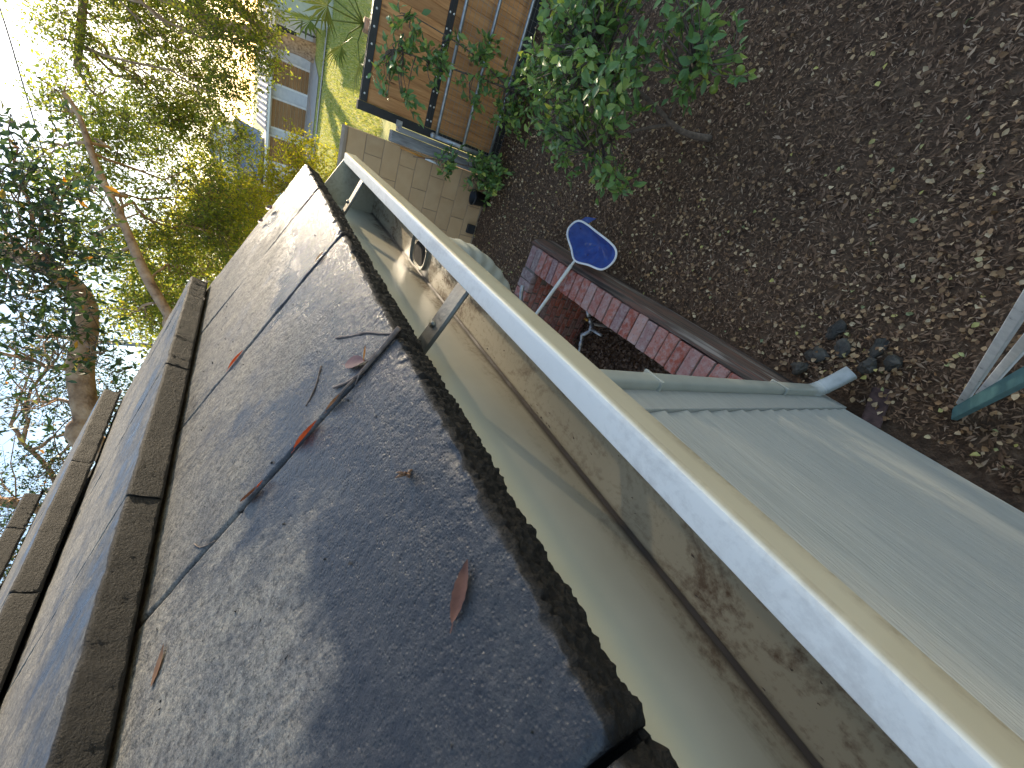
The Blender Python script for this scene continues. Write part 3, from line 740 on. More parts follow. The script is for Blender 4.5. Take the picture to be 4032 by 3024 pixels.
# ------------------------------------------------------------------ tan block wall, posts, cedar gate, pipe panel
bw = empty('block_wall', 'tan concrete block wall behind the gutter end', 'block wall', (-1.5, 5.5, 0))
BM = [None] * 3
for s in range(3):
    m = MB().box((-0.1975, -0.095, -0.0975), (0.1975, 0.095, 0.0975), 0.004); v = np.array(m.v) + np.random.default_rng(s).uniform(-.001, .001, (len(m.v), 3))
    BM[s] = bpy.data.meshes.new('block'); BM[s].from_pydata(v.tolist(), [], m.f); BM[s].materials.append(MT['block'])
for k in range(9):
    x = -0.40 - (0.20 if k % 2 else 0.0)
    while x > -4.6:
        o = bpy.data.objects.new('block', random.choice(BM)); o.location = (x + 1.5, 0.05 + random.uniform(-.001, .001), 0.10 + k * 0.2015); link(o, bw); x -= 0.4015
    if k % 2:
        o = bpy.data.objects.new('block', BM[0]); o.scale = (0.5, 1, 1); o.location = (-0.30 + 1.5, 0.05, 0.10 + k * 0.2015); link(o, bw)
o = bx('mortar', (-4.7, 5.462, -0.05), (-0.203, 5.64, 1.808), 'block_joint', bw); o.matrix_parent_inverse = Matrix.Translation(-Vector(bw.location))
o = bx('cap', (-4.7, 5.44, 1.812), (-0.20, 5.66, 1.85), 'block_joint', bw, 0.006); o.matrix_parent_inverse = Matrix.Translation(-Vector(bw.location))

tag(bx('timber_post', (-0.195, 5.42, -0.1), (-0.075, 5.54, 1.36), 'grey_timber', None, 0.008), 'grey weathered post standing against the end of the block wall', 'post')
tag(bx('timber_post', (-0.07, 5.38, -0.1), (-0.012, 5.52, 1.30), 'grey_timber', None, 0.006), 'slim grey post between the block wall and the cedar fence', 'post')
rod = empty('marker_stake', 'thin orange and white stake leaning against the block wall', 'stake', (-0.3, 5.42, 0.8))
pt('shaft', [(-0.215, 5.415, 1.24), (-0.235, 5.40, 0.93)], 0.011, 'orange_rod', rod, 8)
pt('white_end', [(-0.235, 5.40, 0.93), (-0.245, 5.393, 0.73)], 0.0115, 'white_paint', rod, 8)

fence = empty('cedar_fence', 'orange cedar board fence in a bolted black steel frame', 'fence', (1.0, 5.45, 0))
def fp(o):
    o.matrix_parent_inverse = Matrix.Translation(-Vector(fence.location)); return o
bm_ = MB().box((-0.0685, -0.011, 0.0), (0.0685, 0.011, 1.70), 0.005)
bme = bpy.data.meshes.new('board'); bme.from_pydata(bm_.v, [], bm_.f); bme.materials.append(MT['cedar'])
x = 0.155
while x < 3.6:
    o = bpy.data.objects.new('board', bme); o.location = (x - 1.0, 0.003 + random.uniform(-.003, .003), 0); link(o, fence); x += 0.1366
fp(bx('frame_post', (-0.005, 5.40, -0.05), (0.085, 5.50, 1.76), 'black_steel', fence, 0.004))
fp(bx('frame_post', (3.62, 5.40, -0.05), (3.71, 5.50, 1.76), 'black_steel', fence, 0.004))
for (z0, z1) in ((1.672, 1.745), (0.935, 1.01), (-0.08, 0.09)):
    fp(bx('rail', (0.087, 5.412, z0), (3.618, 5.438, z1), 'black_steel', fence, 0.003))
    fp(bx('rail', (0.087, 5.466, z0), (3.618, 5.49, z1), 'black_steel', fence, 0.003))
fp(bx('rail_lip', (0.087, 5.404, 0.965), (3.618, 5.4115, 0.98), 'black_steel', fence))
bo = MB().tube([(0, 0, 0), (0, -0.004, 0), (0, -0.006, 0)], [0.011, 0.010, 0.004], 8)
bom = bpy.data.meshes.new('bolt'); bom.from_pydata([tuple(q) for q in bo.v], [], bo.f); bom.materials.append(MT['bolt'])
x = 0.16
while x < 3.6:
    for z in (1.708, 0.952, 0.995):
        o = bpy.data.objects.new('bolt', bom); o.location = (x - 1.0, 5.4115 - 5.45, z); link(o, fence)
    x += 0.145
fp(bx('latch', (-0.02, 5.385, 1.27), (0.045, 5.398, 1.34), 'zinc', fence, 0.003))

pg = empty('pipe_panel', 'galvanised pipe and wire panel standing in front of the cedar fence', 'panel', (1.0, 5.28, 0))
pp = lambda name, path, r, mat='zinc', n=10: pt(name, path, r, mat, pg, n)
pp('pipe', [(0.03, 5.27, 0.0), (0.03, 5.27, 0.93)], 0.024)
pp('pipe', [(2.9, 5.27, 0.0), (2.9, 5.27, 0.93)], 0.024)
pp('pipe_cap', catmull([(0.03, 5.27, 0.925), (0.03, 5.27, 0.955), (0.03, 5.27, 0.975)], 3), [0.031, 0.031, 0.031, 0.031, 0.024, 0.013, 0.002])
for z in (0.90, 0.55, 0.18): pp('pipe', [(0.05, 5.27, z), (2.9, 5.27, z + 0.0)], 0.019)
wm = MB()
for x in np.arange(0.12, 2.9, 0.105):
    wm.tube([(x, 5.292, 0.0), (x + random.uniform(-.012, .012), 5.294, 0.45), (x, 5.292, 0.9)], 0.0017, 4, False)
for z in np.arange(0.05, 0.9, 0.055):
    wm.tube([(0.05, 5.2955, z), (1.0, 5.2965, z + random.uniform(-.008, .008)), (2.0, 5.2945, z + random.uniform(-.008, .008)), (2.9, 5.2955, z)], 0.0015, 4, False)
o = wm.build('wire_mesh', 'wire', pg); o.matrix_parent_inverse = Matrix.Translation(-Vector(pg.location))

# ------------------------------------------------------------------ leaf sheets in numpy
def leaf_cloud(pos, size, dirs=None, aspect=0.42, fold=0.25, droop=0.0, seed=0, nrmz=0.0, curl=0.15):
    """N lens shaped leaves, 6 vertices and 4 triangles each"""
    r = np.random.default_rng(seed); n = len(pos)
    d = r.normal(size=(n, 3)) if dirs is None else dirs + 0.55 * r.normal(size=(n, 3))
    d[:, 2] -= droop; d /= np.linalg.norm(d, axis=1)[:, None]
    u = r.normal(size=(n, 3)); u[:, 2] += nrmz
    u -= d * (u * d).sum(1)[:, None]; u /= np.linalg.norm(u, axis=1)[:, None]
    w = np.cross(u, d); s = size * r.uniform(0.65, 1.25, n)
    S = s[:, None]; a = aspect * r.uniform(0.8, 1.2, n)[:, None]
    base = pos; tip = pos + d * S - u * S * curl * r.uniform(0, 2, n)[:, None]
    m1 = pos + d * S * 0.42; 
    l = m1 + w * S * a * 0.5 + u * S * a * fold; rr = m1 - w * S * a * 0.5 + u * S * a * fold
    l2 = pos + d * S * 0.74 + w * S * a * 0.36 + u * S * (a * fold * 0.6 - curl * 0.4); r2 = pos + d * S * 0.74 - w * S * a * 0.36 + u * S * (a * fold * 0.6 - curl * 0.4)
    v = np.stack([base, l, l2, tip, r2, rr, m1 + (d * S * 0.1)], 1).reshape(-1, 3)
    k = np.arange(n)[:, None] * 7
    f = np.concatenate([k + np.array([[0, 6, 1]]), k + np.array([[1, 6, 2]]), k + np.array([[2, 6, 3]]), k + np.array([[3, 6, 4]]), k + np.array([[4, 6, 5]]), k + np.array([[5, 6, 0]])], 0)
    return v, f

def sprigs(centers, per, spread, seed):
    """leaf positions strung along short twigs around each centre"""
    r = np.random.default_rng(seed); n = len(centers)
    ax = r.normal(size=(n, 3)); ax[:, 2] -= 0.25; ax /= np.linalg.norm(ax, axis=1)[:, None]
    t = np.linspace(0, 1, per)
    pos = centers[:, None] + ax[:, None] * (t[None, :, None] * spread) + r.normal(size=(n, per, 3)) * spread * 0.09
    side = r.normal(size=(n, per, 3)) * 0.8 + ax[:, None]
    tw = np.stack([centers, centers + ax * spread], 1)
    return pos.reshape(-1, 3), side.reshape(-1, 3), tw

def blobs(specs, seed):
    r = np.random.default_rng(seed); out = []
    for (c, rad, n) in specs:
        p = r.normal(size=(n * 3, 3)); p /= np.linalg.norm(p, axis=1)[:, None]
        p *= (r.uniform(0.15, 1, n * 3) ** 0.45)[:, None]
        q = np.array(c) + p * np.array(rad)
        keep = fbm(q, 1.6 / max(min(rad), 0.4), 3) + r.uniform(-0.35, 0.35, len(q)) > -0.12
        out.append(q[keep][:n])
    return np.concatenate(out)

def twig_mesh(tw, rad, seed=0):
    """thin 3-sided twigs from an array (n,2,3)"""
    n = len(tw); d = tw[:, 1] - tw[:, 0]; L = np.linalg.norm(d, axis=1)[:, None]; d = d / np.maximum(L, 1e-6)
    u = np.cross(d, np.array([0.3, 0.5, 0.8])); u /= np.linalg.norm(u, axis=1)[:, None]; w = np.cross(d, u)
    v = []
    for e, rr in ((0, rad), (1, rad * 0.4)):
        for k in range(3):
            a = 2 * math.pi * k / 3; v.append(tw[:, e] + rr * (u * math.cos(a) + w * math.sin(a)))
    v = np.stack(v, 1).reshape(-1, 3); k = np.arange(n)[:, None] * 6
    f = np.concatenate([k + np.array([[a, (a+1) % 3, 3 + (a+1) % 3, 3 + a]]) for a in range(3)], 0)
    return v, f

def sph(az, el, d):
    a, e = RAD(az), RAD(el); return np.array([math.sin(a) * d, math.cos(a) * d, H + d * math.tan(e)])

def branch_path(a, b, sag, seed, n=7):
    r = np.random.default_rng(seed); a = np.array(a, float); b = np.array(b, float)
    L = np.linalg.norm(b - a); pts = []
    for i in range(n):
        t = i / (n - 1); p = a + (b - a) * t + np.array([0, 0, sag * math.sin(math.pi * t)])
        if 0 < i < n - 1: p = p + r.normal(size=3) * L * 0.035
        pts.append(p)
    return pts

def make_tree(name, label, cat, base, trunks, specs, leaf, per, spread, lsize, leafmat, seed, aspect=0.42, group=None, limbs=10, limb_r=0.05, droop=0.15, twigr=0.006, feeder=0.6):
    t = empty(name, label, cat, base, group)
    inv = Matrix.Translation(-Vector(base))
    m = MB()
    for path, r0, r1 in trunks:
        pp_ = catmull(path, 6); k = len(pp_)
        m.tube(pp_, [r0 + (r1 - r0) * i / (k - 1) + 0.06 * r0 * vnoise(np.array([[i * 0.7, r0 * 9, seed]]), 1.0)[0] for i in range(k)], 12)
    o = m.build('trunk', 'bark', t, True); o.matrix_parent_inverse = inv
    cen = blobs(specs, seed)
    pos, side, tw = sprigs(cen, per, spread, seed + 1)
    v, f = leaf_cloud(pos, lsize, side, aspect, 0.22, droop, seed + 2)
    o = raw('crown', v, f, leafmat, t, True); o.matrix_parent_inverse = inv
    # limbs: from nearest trunk point to blob centres, then feeders to sprigs
    tp = np.concatenate([np.array(catmull(p, 6)) for p, _, _ in trunks])
    mb = MB(); r = np.random.default_rng(seed + 5)
    nodes = [tp]
    for (c, rad, n_) in specs:
        c = np.array(c); d = np.linalg.norm(tp - c, axis=1); a = tp[np.argmin(d + 0.3 * r.uniform(size=len(d)))]
        path = branch_path(a, c, 0.1 * np.linalg.norm(c - a), int(r.integers(1e6)))
        mb.tube(path, [limb_r * (1 - 0.75 * i / (len(path) - 1)) for i in range(len(path))], 7); nodes.append(np.array(path))
        for q in range(max(2, limbs)):
            e = c + r.normal(size=3) * np.array(rad) * 0.62
            s_ = path[int(r.integers(2, len(path)))]
            p2 = branch_path(s_, e, 0.05, int(r.integers(1e6)), 5)
            mb.tube(p2, [limb_r * 0.35 * (1 - 0.7 * i / 4) for i in range(5)], 5); nodes.append(np.array(p2))
    o = mb.build('limbs', 'bark', t, True); o.matrix_parent_inverse = inv
    nodes = np.concatenate(nodes)
    sel = r.permutation(len(cen))[:int(len(cen) * feeder)]
    near = np.array([nodes[np.argmin(((nodes - cen[i]) ** 2).sum(1))] for i in sel]) if len(sel) else np.zeros((0, 3))
    tws = np.concatenate([tw, np.stack([near, cen[sel]], 1)]) if len(sel) else tw
    v, f = twig_mesh(tws, twigr)
    o = raw('twigs', v, f, 'twig', t); o.matrix_parent_inverse = inv
    return t

# ------------------------------------------------------------------ citrus shrubs
def single_leaf(seed, aspect=0.5):
    r = np.random.default_rng(seed); rows = 7; v = []; f = []
    cu = r.uniform(0.05, 0.22); fo = r.uniform(0.10, 0.30); tw = r.uniform(-0.25, 0.25)
    for i in range(rows):
        t = i / (rows - 1); wd = aspect * 0.5 * math.sin(math.pi * t ** 0.8) ** 0.85 if 0 < t < 1 else 0.004
        z = -cu * t * t
        for s in (-1, 0, 1): v.append((s * wd * math.cos(tw * t), t, z + abs(s) * wd * fo * 2 + s * wd * math.sin(tw * t)))
    for i in range(rows - 1):
        a = i * 3
        f += [(a, a+1, a+4, a+3), (a+1, a+2, a+5, a+4)]
    v.append((0.0, -0.14, 0.0)); v.append((0.012, -0.14, 0.01)); f.append((1, len(v)-2, len(v)-1))
    me = bpy.data.meshes.new('leaf'); me.from_pydata(v, [], f); me.polygons.foreach_set('use_smooth', np.ones(len(f), bool))
    me.materials.append(MT['citrus_single']); return me
LEAVES = [single_leaf(s, 0.44 + 0.04 * (s % 4)) for s in range(8)]

def citrus(label, base, stems, specs, per, spread, lsize, nsingle, seed, group='citrus shrubs in the yard'):
    t = empty('citrus_shrub', label, 'shrub', base, group); inv = Matrix.Translation(-Vector(base))
    m = MB(); nodes = []
    for path, r0, r1 in stems:
        q = catmull(path, 5); m.tube(q, [r0 + (r1 - r0) * i / (len(q) - 1) for i in range(len(q))], 8); nodes.append(np.array(q))
    nodes = np.concatenate(nodes)
    r = np.random.default_rng(seed + 9)
    cen = blobs(specs, seed)
    near = np.array([nodes[np.argmin(((nodes - c) ** 2).sum(1))] for c in cen])
    for a, b in zip(near, cen):
        p = branch_path(a, b, 0.03, int(r.integers(1e6)), 4)
        m.tube(p, [0.0055, 0.0045, 0.0035, 0.0022], 5)
    pos, side, tw = sprigs(cen, per, spread, seed + 1)
    for a, b in tw: m.tube([a, (a + b) / 2 + r.normal(size=3) * 0.01, b], [0.0026, 0.0022, 0.0012], 4)
    o = m.build('stems', 'twig', t, True); o.matrix_parent_inverse = inv
    dist = np.linalg.norm(pos - np.array([0, 0, H]), axis=1); order = np.argsort(dist)
    big = order[:nsingle]; rest = order[nsingle:]
    for i in big:
        d = Vector(side[i]) + Vector((0, 0, 0.1)); d.normalize()
        up = Vector((r.normal() * 0.45, r.normal() * 0.45 - 0.1, 1.0)); up = up - d * up.dot(d)
        if up.length < 0.1: up = Vector((1, 0, 0)) - d * d.x
        up.normalize(); xx = d.cross(up)
        Mx = Matrix((xx, d, up)).transposed().to_4x4(); s = lsize * r.uniform(0.6, 1.25)
        Mx = Matrix.Translation(Vector(pos[i]) - Vector(base)) @ Mx @ Matrix.Scale(s, 4)
        o = bpy.data.objects.new('leaf', LEAVES[int(r.integers(8))]); o.matrix_basis = Mx; link(o, t)
    if len(rest):
        v, f = leaf_cloud(pos[rest], lsize, side[rest], 0.5, 0.2, 0.0, seed + 2, nrmz=1.6)
        o = raw('foliage', v, f, 'citrus', t, True); o.matrix_parent_inverse = inv; o['kind'] = 'stuff'
    return t

big_citrus = citrus('large leafy citrus shrub with green fruit spreading over the mulch', (0.70, 2.40, 0),
    [([(0.66, 2.30, 0.0), (0.62, 2.36, 0.25), (0.70, 2.50, 0.5), (0.80, 2.75, 0.85)], 0.024, 0.010), ([(0.64, 2.38, 0.3), (0.50, 2.55, 0.5), (0.30, 2.70, 0.65)], 0.014, 0.006), ([(0.66, 2.40, 0.35), (0.80, 2.25, 0.5), (0.86, 2.12, 0.55)], 0.013, 0.006)],
    [((0.80, 2.85, 0.95), (0.34, 0.42, 0.22), 110), ((0.62, 2.45, 0.85), (0.26, 0.25, 0.18), 42), ((1.15, 2.9, 0.95), (0.35, 0.4, 0.25), 60), ((0.34, 2.85, 0.70), (0.22, 0.28, 0.18), 40), ((0.20, 2.50, 0.55), (0.16, 0.20, 0.14), 18), ((0.88, 2.10, 0.55), (0.22, 0.20, 0.14), 24), ((0.50, 3.25, 0.70), (0.22, 0.25, 0.2), 26), ((1.1, 2.4, 0.75), (0.25, 0.25, 0.2), 26)],
    8, 0.15, 0.071, 300, 21)
for i, p in enumerate([(0.93, 2.02, 0.36), (0.84, 2.17, 0.33), (0.62, 2.6, 0.7)]):
    m = MB(); n = 10; rr = 0.026; vv = []
    for a in range(7):
        th = math.pi * a / 6
        for k in range(n): vv.append((rr * math.sin(th) * math.cos(2*math.pi*k/n), rr * math.sin(th) * math.sin(2*math.pi*k/n), rr * 1.12 * math.cos(th) + (0.004 if a == 0 else 0)))
    m.add(vv, [(a*n+k, (a+1)*n+k, (a+1)*n+(k+1) % n, a*n+(k+1) % n) for a in range(6) for k in range(n)])
    o = m.build('fruit', 'fruit', big_citrus, True); o.location = Vector(p) - Vector((0.70, 2.40, 0))

citrus('tall thin citrus sapling growing in front of the cedar fence', (0.75, 4.85, 0),
    [([(0.75, 4.85, 0), (0.72, 4.86, 0.5), (0.66, 4.88, 1.0), (0.58, 4.9, 1.6)], 0.014, 0.005), ([(0.73, 4.86, 0.35), (0.85, 4.84, 0.9), (0.88, 4.86, 1.5)], 0.010, 0.004)],
    [((0.47, 4.9, 1.62), (0.16, 0.12, 0.14), 11), ((0.80, 4.88, 1.52), (0.17, 0.14, 0.16), 13), ((0.22, 4.88, 1.50), (0.12, 0.1, 0.16), 8), ((0.62, 4.86, 1.18), (0.24, 0.14, 0.16), 16), ((0.95, 4.85, 0.82), (0.18, 0.12, 0.16), 12), ((0.65, 4.85, 0.75), (0.25, 0.14, 0.16), 13), ((0.72, 4.82, 0.28), (0.24, 0.18, 0.26), 40), ((0.50, 4.82, 0.25), (0.14, 0.14, 0.18), 14)],
    9, 0.15, 0.082, 160, 31)
citrus('small drooping citrus sapling in front of the tan block wall', (-0.15, 5.12, 0),
    [([(-0.15, 5.12, 0), (-0.13, 5.12, 0.4), (-0.18, 5.14, 0.8), (-0.25, 5.16, 1.15)], 0.011, 0.004), ([(-0.14, 5.12, 0.25), (-0.28, 5.10, 0.4), (-0.40, 5.08, 0.42)], 0.007, 0.003)],
    [((-0.26, 5.14, 1.0), (0.12, 0.1, 0.14), 8), ((-0.17, 5.12, 0.75), (0.13, 0.1, 0.15), 12), ((-0.12, 5.10, 0.40), (0.16, 0.12, 0.16), 18), ((-0.28, 5.06, 0.20), (0.16, 0.12, 0.14), 18), ((-0.10, 5.05, 0.14), (0.16, 0.12, 0.12), 16)],
    9, 0.14, 0.080, 110, 41)
pot = MB(); n = 16
pv = []
for (z, r_) in ((0.0, 0.10), (0.2, 0.125), (0.205, 0.135), (0.225, 0.135), (0.225, 0.118), (0.15, 0.112)):
    pv += [(-0.47 + r_ * 0.75 * math.cos(2*math.pi*k/n), 5.33 + r_ * 0.75 * math.sin(2*math.pi*k/n), z) for k in range(n)]
pot.add(pv, [(a*n+k, a*n+(k+1) % n, (a+1)*n+(k+1) % n, (a+1)*n+k) for a in range(5) for k in range(n)] + [tuple(range(n))[::-1], tuple(5*n+k for k in range(n))])
tag(pot.build('plant_pot', 'black_plastic', None, True), 'black plastic plant pot at the foot of the tan block wall', 'pot')
tag(bx('vent_block', (-0.95, 5.40, 0.02), (-0.83, 5.45, 0.13), 'black_steel', None, 0.004), 'small dark vent box low on the tan block wall', 'vent')

# ------------------------------------------------------------------ trees
rr_ = lambda az, el, d, rad, n: (tuple(sph(az, el, d)), rad if hasattr(rad, '__len__') else (rad, rad, rad * 0.85), n)
make_tree('oak_tree', 'stout trunked tree casting a long shadow on the sunny lawn', 'tree', (1.65, 29.5, 0),
    [([(1.65, 29.5, -0.1), (1.62, 29.45, 1.2), (1.3, 29.4, 2.8), (1.1, 29.6, 5.0), (1.4, 30, 7.2)], 0.46, 0.18), ([(1.5, 29.4, 1.9), (2.4, 29.6, 4.2), (3.0, 30, 6.5)], 0.26, 0.1), ([(2.4, 29.6, 4.2), (4.4, 28, 7.0), (6.4, 26, 9.4)], 0.18, 0.07)],
    [rr_(4.5, 8.5, 31, 1.8, 150), rr_(6.5, 9, 31, 1.8, 140), rr_(2.5, 9.5, 31, 1.3, 70), ((6.62, 25.5, 10.6), (1.0, 0.9, 1.1), 230), ((7.4, 26, 9.4), (1.2, 1.0, 1.0), 120)],  # high clump at far right is unseen, added to shade the near gutter
    None, 9, 0.85, 0.17, 'oak_leaf', 101, 0.5, limbs=7, limb_r=0.14, twigr=0.016, feeder=0.5)
make_tree('overhanging_tree', 'fine leaved tree whose wide sunlit canopy droops above the fence', 'tree', (4.8, 12.0, 0),
    [([(4.8, 12, -0.1), (4.6, 12, 1.8), (3.8, 12, 3.8), (2.2, 12.4, 5.0), (0.4, 12.8, 5.3), (-1.2, 12.9, 5.6)], 0.19, 0.05)],
    [rr_(-1, 10.5, 13, 1.15, 480), rr_(3, 7.5, 13, 1.25, 520), rr_(-4.5, 7.2, 13, 1.1, 500), rr_(-6.5, 11, 12.6, 0.95, 360), rr_(-6.5, 4.2, 13, 0.8, 300), rr_(0, 5.0, 13, 0.95, 400), rr_(5.5, 5, 13, 1.0, 360), rr_(-9, 7.5, 12.6, 0.7, 220), rr_(-3.5, 13.2, 12.6, 0.65, 120), rr_(-7.5, 1.8, 12.5, 0.6, 150),
     rr_(3.5, 2.6, 10.8, 0.8, 210), rr_(0, 1.8, 10.8, 0.65, 150), rr_(-3.5, 2.2, 11, 0.55, 100), rr_(4.5, -0.6, 10.5, 0.45, 90), rr_(1.2, -0.8, 10.3, 0.35, 60),
     rr_(8, 3, 10.5, 1.0, 330), rr_(12.5, 6.6, 10.5, (1.1, 0.9, 0.75), 330), rr_(15.5, 8.8, 10.5, (1.0, 0.9, 0.65), 260), rr_(18, 6, 10.5, 1.2, 300), rr_(9.5, 9.5, 10.5, (0.8, 0.8, 0.55), 170),  # sun-side clumps, mostly out of view, added to dapple the wall
     ((2.0, 10.5, 4.75), (0.5, 0.5, 0.22), 90)],  # unseen clump added to shade the wall beside a bright streak
    None, 9, 0.36, 0.066, 'oak_leaf', 151, 0.48, limbs=6, limb_r=0.035, twigr=0.004, feeder=0.5)
make_tree('elm_tree', 'broad leaved tree with thick pale curving limb behind the roof', 'tree', (-6.2, 4.6, 0),
    [([(-6.2, 4.6, -0.1), (-5.6, 4.6, 1.6), (-4.9, 4.5, 3.0), tuple(sph(-40.5, 12.0, 5.75)), tuple(sph(-37.6, 12.6, 5.7)), tuple(sph(-33, 13.2, 5.7)), tuple(sph(-28.5, 12.9, 5.7)), tuple(sph(-25.8, 13.2, 5.7)), tuple(sph(-23.6, 14.7, 5.7)), tuple(sph(-22.3, 17.5, 5.8)), tuple(sph(-21, 22, 5.9))], 0.125, 0.075)],
    [rr_(-20, 16, 4.3, (0.50, 0.45, 0.22), 46), rr_(-17, 14.2, 4.5, (0.42, 0.4, 0.22), 36), rr_(-22.5, 15.2, 4.6, (0.45, 0.4, 0.22), 42), rr_(-25.5, 17, 4.8, (0.4, 0.4, 0.25), 30), rr_(-13, 16.5, 4.6, (0.45, 0.35, 0.16), 14), rr_(-31, 11.6, 5.2, (0.30, 0.35, 0.40), 24), rr_(-29.5, 15.5, 5.2, (0.35, 0.35, 0.30), 16), rr_(-36, 16.5, 5.8, (0.5, 0.4, 0.25), 12), rr_(-19, 20, 4.6, (0.7, 0.6, 0.35), 40), rr_(-30, 21, 5.2, (0.9, 0.7, 0.5), 40)],
    None, 9, 0.34, 0.074, 'elm_leaf', 201, 0.36, limbs=6, limb_r=0.022, twigr=0.0035, droop=0.35, feeder=0.7)
make_tree('slender_tree', 'slender leaning tree with fine yellow green leaves beyond the roof corner', 'tree', (-4.4, 6.5, 0),
    [([(-4.4, 6.5, -0.1), (-4.2, 6.6, 1.8), tuple(sph(-28.5, 5.5, 7.6)), tuple(sph(-26.5, 6.8, 7.8)), tuple(sph(-22.5, 8.7, 7.9)), tuple(sph(-17.3, 10.4, 8.0)), tuple(sph(-13.5, 11.8, 8.1)), tuple(sph(-9.1, 12.8, 8.2)), tuple(sph(-7.6, 13.6, 8.2))], 0.10, 0.022)],
    [rr_(-18, 6.0, 9.5, 0.9, 300), rr_(-14, 4.0, 9.8, 0.8, 250), rr_(-21.5, 8.5, 9, 0.7, 200), rr_(-24.5, 6.5, 8.6, 0.6, 180), rr_(-11, 9.5, 9.5, 0.8, 210), rr_(-9, 13, 9, 0.6, 120), rr_(-16, 11.5, 9, 0.7, 170), rr_(-27, 9.8, 8.5, 0.6, 110), rr_(-13, 14.5, 9, 0.6, 90), rr_(-20, 12.5, 9, 0.6, 110), rr_(-13, 1.5, 10.5, 0.6, 90), rr_(-16.5, 1.2, 10, 0.8, 210), rr_(-21, 3.5, 9.5, 0.8, 210)],
    None, 9, 0.34, 0.062, 'oak_leaf', 301, 0.45, limbs=8, limb_r=0.022, twigr=0.0035, feeder=0.7)
make_tree('bare_branch_tree', 'thinly leaved tree against the blue sky above the roof courses', 'tree', (-9.0, 7.0, 0),
    [([(-9, 7, -0.1), (-8.8, 6.9, 2.5), tuple(sph(-52, 9, 9.5)), tuple(sph(-47, 14, 9)), tuple(sph(-45, 18, 8.8))], 0.16, 0.05), ([tuple(sph(-48, 13, 9.1)), tuple(sph(-43, 14.6, 8.8)), tuple(sph(-40, 16.5, 8.6))], 0.05, 0.02)],
    [rr_(-40, 13, 8.6, (1.0, 0.8, 0.6), 200), rr_(-45, 16.5, 8.8, (0.9, 0.8, 0.6), 130), rr_(-37, 10.5, 8.5, (0.7, 0.7, 0.35), 170), rr_(-50, 15.5, 9.2, (0.9, 0.7, 0.8), 210), rr_(-34, 16.5, 8.6, (0.8, 0.7, 0.4), 110), rr_(-54, 14, 9.5, (0.9, 0.7, 0.7), 220), rr_(-30, 14, 8.8, (0.8, 0.7, 0.6), 150)],
    None, 8, 0.34, 0.052, 'elm_leaf', 401, 0.45, limbs=10, limb_r=0.028, twigr=0.004, feeder=0.9)
make_tree('yellow_shrub', 'bright yellow green shrub glowing behind the roof corner and block wall', 'shrub', (-2.0, 9.5, 0),
    [([(-2.0, 9.5, -0.05), (-1.8, 9.4, 0.8), (-1.5, 9.3, 1.6)], 0.05, 0.02)],
    [((-1.25, 9.2, 1.45), (0.75, 0.6, 0.75), 300), ((-2.1, 9.3, 1.7), (0.7, 0.6, 0.7), 220), ((-1.5, 9.6, 0.8), (0.9, 0.6, 0.6), 200), ((-3.0, 9.9, 1.9), (0.7, 0.6, 0.6), 160), ((-0.9, 9.2, 0.9), (0.45, 0.45, 0.55), 100), ((-1.02, 9.2, 1.95), (0.35, 0.35, 0.35), 90), ((-1.36, 9.2, 2.2), (0.42, 0.4, 0.38), 120), ((-1.75, 9.3, 2.5), (0.42, 0.4, 0.38), 110), ((-2.2, 9.3, 2.6), (0.45, 0.4, 0.4), 120)],
    None, 9, 0.26, 0.055, 'yellow_leaf', 501, 0.5, limbs=5, limb_r=0.018, twigr=0.003, feeder=0.4)
make_tree('hedge_tree', 'dense yellow green tree massed low beyond the slender tree', 'tree', (-4.5, 14, 0),
    [([(-4.5, 14, -0.05), (-4.4, 13.9, 1.2), (-4.0, 13.8, 2.4)], 0.10, 0.04)],
    [rr_(-15, 2.2, 13.5, 1.1, 360), rr_(-18.5, 3.5, 13.5, 1.3, 460), rr_(-23, 5.0, 13, 1.4, 460), rr_(-28, 5, 13, 1.4, 400), rr_(-13.2, -0.8, 13, 0.7, 180), rr_(-12, 3.5, 13.5, 0.8, 150), rr_(-20, 7.5, 13.5, 1.0, 240), rr_(-26, 8.5, 13.5, 1.0, 220)],
    None, 9, 0.34, 0.08, 'yellow_leaf', 601, 0.5, limbs=5, limb_r=0.035, twigr=0.005, feeder=0.4)

# ------------------------------------------------------------------ fan palm beyond the fence
palm = empty('fan_palm', 'fan palm fronds leaning over the top of the cedar fence', 'palm', (1.0, 7.6, 0)); inv = Matrix.Translation(-Vector((1.0, 7.6, 0)))
o = tb('trunk', [(1.0, 7.6, -0.05), (1.0, 7.6, 0.8), (1.0, 7.58, 1.45)], [0.13, 0.11, 0.09], 'bark', palm); o.matrix_parent_inverse = inv
def frond(tip, nb, bl, seed):
    r = np.random.default_rng(seed); c = np.array([1.0, 7.58, 1.45]); tip = np.array(tip, float)
    d = tip - c; L = np.linalg.norm(d); d /= L
    m = MB().tube([c, c + d * L * 0.5 + np.array([0, 0, 0.05]), tip], [0.012, 0.009, 0.006], 5)
    u = np.cross(d, [0, 0, 1.0]); u /= np.linalg.norm(u); w = np.cross(u, d)
    for k in range(nb):
        a = RAD(-115 + 230 * k / (nb - 1)); e = d * math.cos(a) + u * math.sin(a) + w * 0.18 * math.cos(a * 2)
        e /= np.linalg.norm(e); ln = bl * r.uniform(0.85, 1.1) * (1 - 0.25 * abs(a) / 2)
        s = np.cross(e, w); s /= np.linalg.norm(s)
        p1 = tip + e * ln * 0.45; p2 = tip + e * ln + np.array([0, 0, -0.12 * ln])
        m.add([tip, p1 + s * 0.02, p2, p1 - s * 0.02, p1 - w * 0.008], [(0, 1, 4), (1, 2, 4), (2, 3, 4), (3, 0, 4)])
    o = m.build('frond', 'palm_leaf', palm); o.matrix_parent_inverse = inv
